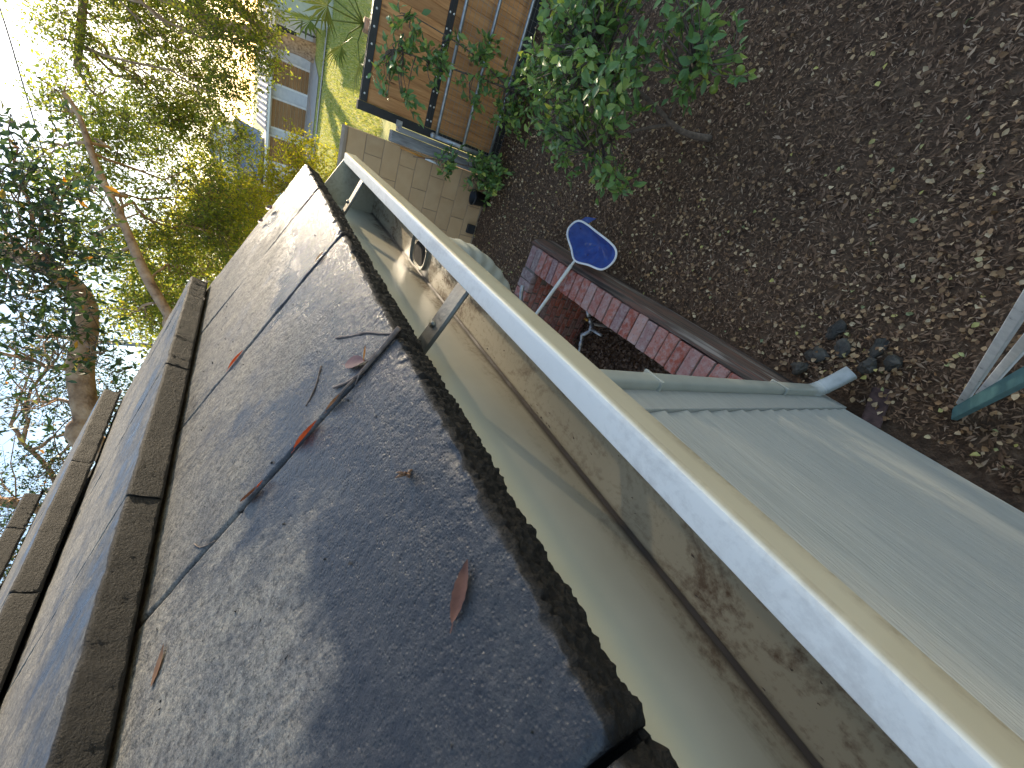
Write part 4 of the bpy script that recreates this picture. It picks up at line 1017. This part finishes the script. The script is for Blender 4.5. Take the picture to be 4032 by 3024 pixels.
for i, t_ in enumerate([(0.62, 7.35, 1.72), (0.95, 7.2, 1.95), (1.35, 7.3, 1.9), (0.75, 7.5, 2.1), (1.2, 7.6, 2.15), (0.55, 7.5, 1.45), (1.5, 7.6, 1.7)]): frond(t_, 19, 0.46, i)

# ------------------------------------------------------------------ neighbouring buildings
nh = empty('neighbouring_house', 'white house with wooden garage doors and blue grey metal roof across the lawn', 'house', (-2, 31, 0)); ninv = Matrix.Translation(-Vector((-2, 31, 0)))
def nb_(name, a, b, mat, bev=0.0, par=None):
    o = bx(name, a, b, mat, par or nh, bev)
    if par is None: o.matrix_parent_inverse = ninv
    else: o.matrix_parent_inverse = (Matrix.Translation(Vector((-2, 31, 0)))).inverted() if par is nh else Matrix.Identity(4)
    return o
nb_('wall', (-9, 31.0, -0.05), (6.5, 36, 1.98), 'render_white')
nb_('fascia', (-9.2, 30.35, 1.86), (6.7, 30.42, 2.0), 'white_paint')
nb_('soffit', (-9.2, 30.42, 1.975), (6.7, 31.0, 2.0), 'render_white')
for (x0, x1) in ((-2.55, -1.15), (-0.35, 0.75), (-4.4, -3.1)):
    d = nb_('door_frame', (x0 - 0.10, 30.93, 0.0), (x1 + 0.10, 30.998, 1.84), 'white_paint')
    npl = 9; hh = 1.72 / npl
    for k in range(npl):
        nb_('door_plank', (x0, 30.89, 0.05 + k * hh + 0.006), (x1, 30.928, 0.05 + (k + 1) * hh - 0.006), 'door_wood', 0.004)
for (x0, x1) in ((1.5, 2.3), (3.2, 4.4)):
    nb_('window_frame', (x0 - 0.06, 30.94, 0.75), (x1 + 0.06, 30.998, 1.8), 'white_paint')
    nb_('pane', (x0, 30.925, 0.82), ((x0 + x1) / 2 - 0.03, 30.938, 1.74), 'dark_glass')
    nb_('pane', ((x0 + x1) / 2 + 0.03, 30.925, 0.82), (x1, 30.938, 1.74), 'dark_glass')
def ribbed(name, x0, x1, y0, z0, y1, z1, mat, pitch=0.28):
    v = []; xs = np.arange(x0, x1, pitch / 4); pr = [0, 0.0, 0.05, 0.05]
    for (y, z) in ((y0, z0), (y1, z1)):
        v += [(x, y, z + pr[i % 4]) for i, x in enumerate(xs)]
    n = len(xs)
    f = [(k, k + 1, n + k + 1, n + k) for k in range(n - 1)]
    v2 = [(p[0], p[1], p[2] - 0.04) for p in v]
    o = raw(name, v + v2, f + [(2*n+n+k, 2*n+n+k+1, 2*n+k+1, 2*n+k) for k in range(n-1)] + [(2*n+k, 2*n+k+1, k+1, k) for k in range(n-1)], mat, nh)
    o.matrix_parent_inverse = ninv; return o
ribbed('roof', -9.2, -2.9, 30.3, 2.22, 33.6, 3.55, 'roof_metal')
ribbed('roof', -2.85, 6.7, 30.3, 2.02, 33.6, 2.45, 'roof_metal')
nb_('upper_wall', (-9.0, 33.5, 2.0), (-3.6, 37.5, 4.05), 'render_white')
up = MB().add([(-9.2, 33.3, 3.7), (-4.6, 33.3, 4.75), (-3.4, 33.3, 4.4), (-9.2, 37.6, 3.7), (-4.6, 37.6, 4.75), (-3.4, 37.6, 4.4), (-9.2, 33.3, 3.85), (-4.6, 33.3, 4.9), (-3.4, 33.3, 4.55), (-9.2, 37.6, 3.85), (-4.6, 37.6, 4.9), (-3.4, 37.6, 4.55)],
    [(0, 1, 7, 6), (1, 2, 8, 7), (6, 7, 10, 9), (7, 8, 11, 10), (0, 3, 4, 1), (1, 4, 5, 2), (2, 5, 11, 8), (0, 6, 9, 3)]).build('upper_roof', 'roof_metal', nh); up.matrix_parent_inverse = ninv
gbl = MB().add([(-8.98, 33.52, 4.0), (-3.62, 33.52, 4.0), (-3.62, 33.52, 4.45), (-4.6, 33.52, 4.73), (-8.98, 33.52, 3.74)], [(0, 1, 2, 3, 4)]).build('gable', 'render_white', nh); gbl.matrix_parent_inverse = ninv

pw = empty('garden_shed', 'pale green rendered outbuilding at the right edge of the lawn', 'shed', (5, 25, 0)); pinv = Matrix.Translation(-Vector((5, 25, 0)))
for nm, a, b, mt in (('wall', (2.55, 24.0, -0.05), (8, 27, 2.5), 'pale_green'), ('roof', (2.35, 23.7, 2.5), (8.2, 27.2, 2.62), 'roof_metal')):
    o = bx(nm, a, b, mt, pw); o.matrix_parent_inverse = pinv
pf = empty('patio_table', 'black metal patio table beside the white house', 'table', (2.9, 29.6, 0)); tinv = Matrix.Translation(-Vector((2.9, 29.6, 0)))
for nm, a, b in (('table_top', (2.3, 29.3, 0.70), (3.5, 30.0, 0.73)),):
    o = bx(nm, a, b, 'black_steel', pf, 0.005); o.matrix_parent_inverse = tinv
for (x, y) in ((2.35, 29.35), (3.45, 29.35), (2.35, 29.95), (3.45, 29.95)):
    o = tb('leg', [(x, y, 0.02), (x, y, 0.7)], 0.02, 'black_steel', pf, 6); o.matrix_parent_inverse = tinv
cabp = [sph(-30, 12.5, 26), sph(-20, 14.0, 25.5), sph(-12.5, 15.2, 25), sph(-8, 15.8, 25), sph(-2.9, 16.4, 25), sph(4, 17.3, 25.5), sph(16, 18.5, 27)]
tag(tb('power_line', catmull(cabp, 6), 0.022, 'cable', None, 6), 'single dark overhead cable crossing the bright sky', 'cable')
tag(tb('utility_pole', [tuple(cabp[-1] * np.array([1, 1, 0])), tuple(cabp[-1])], [0.14, 0.10], 'grey_timber', None, 10), 'wooden utility pole carrying the overhead cable', 'pole')
tag(tb('utility_pole', [tuple(cabp[0] * np.array([1, 1, 0])), tuple(cabp[0])], [0.14, 0.10], 'grey_timber', None, 10), 'wooden utility pole behind the trees above the roof', 'pole')

# ------------------------------------------------------------------ pool net
net = empty('pool_skimmer_net', 'blue pool skimmer net with white rim and pole resting on the brick wall', 'pool net', (-0.48, 2.80, 0.30)); nin = Matrix.Translation(-Vector((-0.48, 2.80, 0.30)))
rim = catmull([(-0.475, 2.80, 0.295), (-0.40, 2.90, 0.305), (-0.315, 3.01, 0.315), (-0.24, 3.02, 0.315), (-0.165, 2.92, 0.31), (-0.19, 2.66, 0.30), (-0.235, 2.42, 0.29), (-0.32, 2.37, 0.285), (-0.425, 2.45, 0.285), (-0.45, 2.62, 0.29)], 6, True)
rim.append(rim[0]); rim.append(rim[1])
o = tb('rim', rim, 0.0085, 'white_paint', net, 8); o.matrix_parent_inverse = nin
rim2 = np.array(rim[:-2]); cc = rim2.mean(0); rows = []
for q in (1.0, 0.86, 0.66, 0.42, 0.2): rows.append(cc + (rim2 - cc) * q + np.array([0.05 * (1 - q), 0.03 * (1 - q), -0.16 * (1 - q ** 2)]) + np.stack([vnoise(rim2 * 9 + q, 1.0) * 0.010 * (q < 1)] * 3, 1))
nv = np.concatenate(rows + [cc[None] + np.array([[0.05, 0.03, -0.17]])]); kk = len(rim2)
nf = [(a*kk+b, a*kk+(b+1) % kk, (a+1)*kk+(b+1) % kk, (a+1)*kk+b) for a in range(4) for b in range(kk)] + [(4*kk+b, 4*kk+(b+1) % kk, 5*kk) for b in range(kk)]
o = raw('mesh_bag', nv, nf, 'net', net, True); o.matrix_parent_inverse = nin
o = MB().add([(-0.20, 2.98, 0.30), (-0.12, 2.98, 0.22), (-0.10, 2.86, 0.20), (-0.165, 2.84, 0.29), (-0.15, 2.92, 0.24)], [(0, 1, 4), (1, 2, 4), (2, 3, 4), (3, 0, 4)]).build('bag_flap', 'net', net, True); o.matrix_parent_inverse = nin
o = tb('collar', [(-0.475, 2.80, 0.295), (-0.54, 2.828, 0.293)], 0.0115, 'alu_pole', net, 10); o.matrix_parent_inverse = nin
o = tb('pole', [(-0.53, 2.824, 0.292), (-1.2, 3.085, 0.275), (-2.3, 3.51, 0.27)], 0.0165, 'alu_pole', net, 12); o.matrix_parent_inverse = nin

# ------------------------------------------------------------------ ladder
lad = empty('step_ladder', 'teal railed ladder with paint splattered white bars standing on the mulch', 'ladder', (-0.2, 0.27, 0)); lin = Matrix.Translation(-Vector((-0.2, 0.27, 0)))
def beam(name, a, b, w, h, mat, par, pinv_, up=(0, 0, 1)):
    a, b = Vector(a), Vector(b); d = (b - a).normalized(); u = Vector(up) - d * Vector(up).dot(d); u.normalize(); s = d.cross(u)
    m = MB().box((-w/2, -h/2, 0), (w/2, h/2, (b - a).length), min(w, h) * 0.12)
    Mx = Matrix((s, u, d)).transposed()
    v = [tuple(a + Mx @ Vector(p)) for p in m.v]
    o = raw(name, v, m.f, mat, par); o.matrix_parent_inverse = pinv_; return o
beam('side_rail', (-0.245, 0.265, 0.0), (0.32, 0.00, 1.5), 0.022, 0.058, 'teal', lad, lin, (1, 0.4, 0.3))
beam('bar', (-0.195, 0.275, 0.01), (0.30, 0.20, 1.5), 0.028, 0.022, 'splatter', lad, lin)
beam('bar', (-0.125, 0.25, 0.03), (0.31, 0.145, 1.5), 0.028, 0.022, 'splatter', lad, lin)
beam('side_rail', (0.95, 0.35, 0.0), (0.36, 0.05, 1.5), 0.026, 0.075, 'teal', lad, lin, (1, 0.4, 0.3))
o = bx('top_cap', (0.34, -0.06, 1.49), (0.46, 0.10, 1.525), 'teal', lad, 0.006); o.matrix_parent_inverse = lin

# ------------------------------------------------------------------ stones by the downspout
def stone(p, size, seed, label):
    r = np.random.default_rng(seed); n = 9; v = []
    for a in range(n + 1):
        th = math.pi * a / n
        for k in range(14):
            ph = 2 * math.pi * k / 14; d = np.array([math.sin(th) * math.cos(ph), math.sin(th) * math.sin(ph), math.cos(th)])
            q = d * np.array(size) * 0.85 * (1 + 0.45 * fbm((d * 1.3 + seed * 1.7)[None], 1.0, 2)[0]); v.append(q)
    f = [(a*14+k, (a+1)*14+k, (a+1)*14+(k+1) % 14, a*14+(k+1) % 14) for a in range(n) for k in range(14)]
    o = raw('stone', v, f, 'stone', None, False, p); o.rotation_euler = (0, 0, r.uniform(0, 6)); tag(o, label, 'stone', 'stones beside the downspout outlet'); return o
for p, s, sd, lb in [((-0.13, 0.87, 0.0), (0.055, 0.045, 0.04), 1, 'squarish dark stone farthest from the downspout outlet'), ((-0.29, 0.875, 0.0), (0.06, 0.05, 0.045), 2, 'rounded dark stone between the timber edging and the stone cluster'),
    ((-0.20, 0.79, 0.01), (0.06, 0.04, 0.03), 3, 'low grey stone in the middle of the stone cluster'), ((-0.395, 0.90, 0.02), (0.05, 0.045, 0.04), 4, 'greenish dark stone against the end of the timber edging'),
    ((-0.12, 0.67, 0.0), (0.035, 0.085, 0.025), 5, 'long flat blue grey stone in the mulch'), ((-0.22, 0.645, 0.01), (0.045, 0.04, 0.04), 6, 'dark stone touching the mouth of the downspout elbow'), ((-0.16, 0.57, 0.01), (0.05, 0.045, 0.035), 7, 'dark stone nearest the ladder beyond the downspout elbow')]:
    stone(p, s, sd, lb)
MT['dull_brick'] = pmat('dull_broken_brick', [(0.3, (0.06, 0.032, 0.026)), (0.7, (0.15, 0.085, 0.07))], scale=24, rough=0.9, bstr=0.6)
bkm = STR[2].copy(); bkm.materials.clear(); bkm.materials.append(MT['dull_brick'])
bk = bpy.data.objects.new('brick', bkm); bk.location = (-0.385, 0.50, -0.012); bk.rotation_euler = (0.12, 0.10, 0.35); link(bk); tag(bk, 'loose broken brick lying in leaves beside the wall foot', 'brick')

# ------------------------------------------------------------------ leaves and twigs on the roof
AN = RAD(28.3); NRM = Vector((math.sin(AN), 0, math.cos(AN)))
def roof_leaf(name, a, b, width, mat, label, lift=0.003, fold=0.25, curl=0.2, serr=0.06, twist=0.0, stem=0.15):
    a = Vector(a) + NRM * lift; b = Vector(b) + NRM * (lift + 0.001)
    d = b - a; L = d.length; d.normalize(); s = NRM.cross(d); s.normalize()
    u = NRM * math.cos(twist) + s * math.sin(twist); s = d.cross(u) * -1; rows = 13; v = []; f = []
    for i in range(rows):
        t = i / (rows - 1); w = width * 0.5 * (math.sin(math.pi * min(max(t, 0.0), 1.0) ** 0.9)) ** 0.8 if 0 < t < 1 else 0.0003
        w *= 1 + serr * (1 if i % 2 else -1)
        c = a + d * (L * t) + u * (curl * L * (t - 0.5) ** 2)
        for k in (-1, -0.5, 0, 0.5, 1): v.append(c + s * (w * k) + u * (abs(k) * w * fold))
    for i in range(rows - 1):
        for k in range(4): f.append((i*5+k, i*5+k+1, i*5+5+k+1, i*5+5+k))
    n0 = len(v); st = a - d * L * stem
    v += [st + s * 0.0004, st - s * 0.0004, a - s * 0.0005, a + s * 0.0005]; f.append((n0, n0+1, n0+2, n0+3))
    o = raw(name, v, f, mat, None, True); tag(o, label, 'leaf', 'fallen leaves on the roof tiles'); return o
roof_leaf('fallen_leaf', (-0.2113, 0.0901, 2.6024), (-0.1894, 0.1103, 2.5906), 0.0098, 'leaf_rust', 'long rust brown leaf lying alone on the wet nearest tile', 0.0010, 0.22, 0.12)
roof_leaf('fallen_leaf', (-0.4998, 0.2454, 2.7577), (-0.4873, 0.2755, 2.751), 0.0105, 'leaf_tan', 'small tan leaf on the nearest tile below the second tile course', 0.001, 0.2, 0.2)
roof_leaf('fallen_leaf', (-0.2254, 0.3741, 2.61), (-0.2030, 0.3452, 2.5982), 0.0145, 'leaf_purple', 'dull purple oval leaf under the large twig', 0.004, 0.15, -0.1)
roof_leaf('fallen_leaf', (-0.2038, 0.3448, 2.5983), (-0.1945, 0.3585, 2.5945), 0.008, 'leaf_orange', 'small orange leaf tip sticking up beside the large twig', 0.005, 0.3, 0.2, twist=0.7)
roof_leaf('fallen_leaf', (-0.3047, 0.3371, 2.6520), (-0.2700, 0.3375, 2.6340), 0.009, 'leaf_red', 'bright red leaf wedged in the joint between the two nearest tiles', 0.003, 0.5, 0.1, twist=0.9)
roof_leaf('fallen_leaf', (-0.2590, 0.339, 2.6280), (-0.2350, 0.3375, 2.6153), 0.006, 'leaf_tan', 'narrow tan leaf tucked in the joint below the large twig', 0.003, 0.5, 0.1, twist=0.9)
roof_leaf('fallen_leaf', (-0.3800, 0.3427, 2.6930), (-0.3560, 0.3383, 2.6803), 0.012, 'leaf_rust', 'rounded rust leaf standing in the tile joint', 0.004, 0.2, 0.2, twist=0.8)
roof_leaf('fallen_leaf', (-0.3560, 0.3383, 2.6803), (-0.3460, 0.3382, 2.6749), 0.007, 'leaf_red', 'small bright red leaf tip next to the rounded rust leaf', 0.004, 0.3, 0.2, twist=0.6)
roof_leaf('fallen_leaf', (-0.4252, 0.6737, 2.7176), (-0.3882, 0.6733, 2.6976), 0.006, 'leaf_red', 'thin dark red leaf in the second joint up the eave', 0.002, 0.6, 0.0, twist=0.9)
roof_leaf('fallen_leaf', (-0.2230, 0.6757, 2.6087), (-0.2040, 0.6719, 2.5985), 0.009, 'leaf_orange', 'yellow orange leaf in the second joint near the eave edge', 0.003, 0.3, 0.1)
roof_leaf('fallen_leaf', (-0.3006, 1.2639, 2.6505), (-0.2800, 1.2041, 2.6395), 0.014, 'leaf_rust', 'dark curled leaf on the last tile at the roof corner', 0.006, 0.7, 0.5)
roof_leaf('fallen_leaf', (-0.3330, 1.2448, 2.6684), (-0.3165, 1.205, 2.6590), 0.012, 'leaf_rust', 'second dark curled leaf farther up the last roof tile', 0.006, 0.7, 0.5)
def twig(name, pts, rad, label, side=()):
    m = MB(); P = [Vector(p) + NRM * (rad[0] * 1.1) for p in pts]; q = catmull([tuple(p) for p in P], 6)
    k = len(q); m.tube(q, [rad[0] + (rad[1] - rad[0]) * i / (k-1) + 0.18 * rad[0] * vnoise(np.array([[i * 0.9, rad[0] * 999, 1]]), 1.0)[0] for i in range(k)], 8)
    for (a, b, r) in side: m.tube([Vector(a) + NRM * 0.002, (Vector(a) + Vector(b)) / 2 + NRM * 0.0045, Vector(b) + NRM * 0.003], [r, r * 0.8, r * 0.5], 6)
    return tag(m.build(name, 'dry_twig', None, True), label, 'twig', 'fallen twigs on the roof tiles')
twig('twig', [(-0.1601, 0.3385, 2.5764), (-0.193, 0.3393, 2.5925), (-0.2195, 0.3405, 2.6068), (-0.2451, 0.3599, 2.6206)], [0.0024, 0.0011], 'large grey twig lying along the first tile joint to the eave', [((-0.2195, 0.3405, 2.6068), (-0.246, 0.337, 2.6213), 0.0016), ((-0.205, 0.340, 2.599), (-0.222, 0.331, 2.608), 0.0009)])
twig('twig', [(-0.2272, 0.436, 2.611), (-0.205, 0.404, 2.599), (-0.1921, 0.3869, 2.5921), (-0.178, 0.359, 2.5845), (-0.1665, 0.34, 2.5783)], [0.0014, 0.0008], 'dark reddish twig crossing above the end of the large twig')
twig('twig', [(-0.2551, 0.4188, 2.626), (-0.2685, 0.395, 2.6332), (-0.2845, 0.3827, 2.6418)], [0.0010, 0.0007], 'thin pale twig casting a thin shadow on the middle tile')
twig('twig', [(-0.4631, 0.3674, 2.738), (-0.4492, 0.3505, 2.7305), (-0.4256, 0.3375, 2.7178)], [0.0006, 0.0005], 'fine yellow straw bent over the tile joint')
fl = MB(); r = np.random.default_rng(4)
for k in range(9):
    a = Vector((-0.2057, 0.195, 2.5994)) + NRM * 0.001; d = Vector(r.normal(size=3)) * 0.004; d += NRM * 0.002
    fl.tube([a, a + d * 0.6 + NRM * 0.001, a + d], [0.0009, 0.0011, 0.0004], 5)
tag(fl.build('dry_blossom', 'leaf_tan', None, True), 'tiny dry blossom on the wet nearest tile', 'blossom')

# crumbs of grit on the roof
m = MB(); r = np.random.default_rng(12)
for k in range(150):
    s = r.uniform(0, 0.40) ; yy = r.uniform(-0.1, 1.28); sz = r.uniform(0.0005, 0.0014)
    c = np.array([-0.166 - s * math.cos(AN), yy, 2.578 + s * math.sin(AN)]) + np.array(NRM) * sz * 0.6
    q = c + r.normal(size=(4, 3)) * sz; m.add(q, [(0, 1, 2), (0, 2, 3), (0, 3, 1), (1, 3, 2)])
tag(m.build('grit', 'dark_gap'), 'dark crumbs of grit scattered on the roof tiles', 'grit', kind='stuff')
m = MB()
for k in range(80):
    yy = r.uniform(-0.5, 1.0); wz = r.uniform(0, 1); sz = r.uniform(0.0003, 0.0008)
    c = np.array([-0.2195 + (wz ** 2) * 0.045, yy, H - 0.2795 + sz * 0.5]); q = c + r.normal(size=(5, 3)) * sz * np.array([1, 2.2, 0.6]); m.add(q, [(0, 1, 2), (0, 2, 3), (0, 3, 4), (0, 4, 1), (1, 4, 3, 2)])
tag(m.build('grit', 'twig'), 'brown crumbs of debris lying along the gutter floor', 'debris', kind='stuff')

# ------------------------------------------------------------------ mulch and leaf litter
def ground_z(p): return 0.012 * fbm(np.stack([p[:, 0], p[:, 1], p[:, 0] * 0], -1), 2.5) - 0.006
def scatter(n, x0, x1, y0, y1, seed, keepf):
    r = np.random.default_rng(seed); p = np.stack([r.uniform(x0, x1, n), r.uniform(y0, y1, n), np.zeros(n)], -1)
    return p[keepf(p, r)]
def yardkeep(p, r):
    x, y = p[:, 0], p[:, 1]; d = np.sqrt(x**2 + y**2)
    k = ~((x < -0.46) & (y < 3.62)) & ~((x < -0.40) & (y < 0.75)) & (y < 5.42) & (r.uniform(size=len(x)) < np.clip(1.25 - d / 7.5, 0.35, 1))
    return k & (x < 0.9 + 0.75 * np.maximum(y, 0.3))
p = scatter(240000, -2.6, 3.4, -0.9, 5.45, 1, yardkeep)
def flat_dirs(n, seed, tilt=0.25):
    r = np.random.default_rng(seed); a = r.uniform(0, 2 * math.pi, n); return np.stack([np.cos(a), np.sin(a), r.normal(size=n) * tilt], -1)
def chips(p, seed):
    r = np.random.default_rng(seed); n = len(p); d = flat_dirs(n, seed, 0.22); d /= np.linalg.norm(d, axis=1)[:, None]
    u = np.stack([r.normal(size=n) * 0.35, r.normal(size=n) * 0.35, np.ones(n)], -1); u -= d * (u * d).sum(1)[:, None]; u /= np.linalg.norm(u, axis=1)[:, None]
    w = np.cross(u, d); L = (r.uniform(0.006, 0.018, n) * np.where(r.uniform(size=n) < 0.06, 1.9, 1))[:, None]; W = L * r.uniform(0.12, 0.34, n)[:, None]; t = W * 0.5
    c = p + np.array([0, 0, 1]) * r.uniform(0.0, 0.016, n)[:, None]
    v = np.stack([c - d*L, c - w*W + u*t*0.2, c + w*W + u*t*0.2, c + d*L, c + u*t], 1).reshape(-1, 3); k = np.arange(n)[:, None] * 5
    f = np.concatenate([k + np.array([q]) for q in ([0, 1, 4], [1, 3, 4], [3, 2, 4], [2, 0, 4])], 0); return v, f
p[:, 2] = ground_z(p)
v, f = chips(p, 3); tag(raw('bark_mulch', v, f, 'mulch'), 'dark brown shredded bark mulch covering the yard', 'mulch', kind='stuff')
p = scatter(36000, -2.6, 3.4, -0.9, 5.45, 5, yardkeep)
p = p[(0.5 * fbm(p * np.array([1, 1, 0]) + 3.0, 1.4, 2) + np.random.default_rng(8).uniform(-0.8, 0.8, len(p)) + np.where(p[:, 0] < 0.5, 0.2, 0) > 0.0)]
dd = flat_dirs(len(p), 6, 0.2); p[:, 2] = ground_z(p) + np.random.default_rng(9).uniform(0.010, 0.024, len(p))
rs_ = np.random.default_rng(77); ex = np.stack([rs_.normal(-0.22, 0.12, 90), rs_.normal(0.74, 0.14, 90), rs_.uniform(0.02, 0.045, 90)], -1); ex = ex[ex[:, 0] > -0.38]
p = np.concatenate([p, ex]); dd = flat_dirs(len(p), 6, 0.2)
v, f = leaf_cloud(p, 0.027, dd, 0.74, 0.25, 0.0, 7, nrmz=2.4, curl=0.2)
tag(raw('leaf_litter', v, f, 'litter'), 'dry tan and yellow leaves scattered over the mulch', 'leaf litter', kind='stuff')
p = scatter(7000, WX0, WX1, WY0, WY1, 15, lambda p, r: r.uniform(size=len(p)) < 1); p[:, 2] = WZ + np.random.default_rng(2).uniform(0.0, 0.05, len(p))
v, f = leaf_cloud(p, 0.045, flat_dirs(len(p), 16, 0.3), 0.55, 0.25, 0.0, 17, nrmz=2.0, curl=0.2)
tag(raw('leaf_litter', v, f, 'well_litter'), 'brown leaves filling the bottom of the brick well', 'leaf litter', kind='stuff')

# ------------------------------------------------------------------ lawn blades in view
r = np.random.default_rng(44); n = 26000
yy = r.uniform(12, 29.5, n); xx = r.uniform(-0.16, 0.17, n) * yy * 1.0 + r.normal(size=n) * 0.3
hh = r.uniform(0.03, 0.085, n); a = r.uniform(0, 6.28, n); wd = 0.012
ok = ~((yy > 24.8) & (yy < 25.5)) & ~((yy > 26.3) & (xx < 1.3)); xx, yy, hh, a = xx[ok], yy[ok], hh[ok], a[ok]; n = len(xx)
b0 = np.stack([xx + wd * np.cos(a), yy + wd * np.sin(a), np.full(n, -0.03)], -1); b1 = np.stack([xx - wd * np.cos(a), yy - wd * np.sin(a), np.full(n, -0.03)], -1)
tp = np.stack([xx + r.normal(size=n) * 0.03, yy + r.normal(size=n) * 0.03, hh], -1)
v = np.stack([b0, b1, tp], 1).reshape(-1, 3); f = np.arange(3 * n).reshape(-1, 3)
tag(raw('grass', v, f, 'grass'), 'short dry sunlit grass of the lawn beyond the fence', 'grass', kind='stuff')
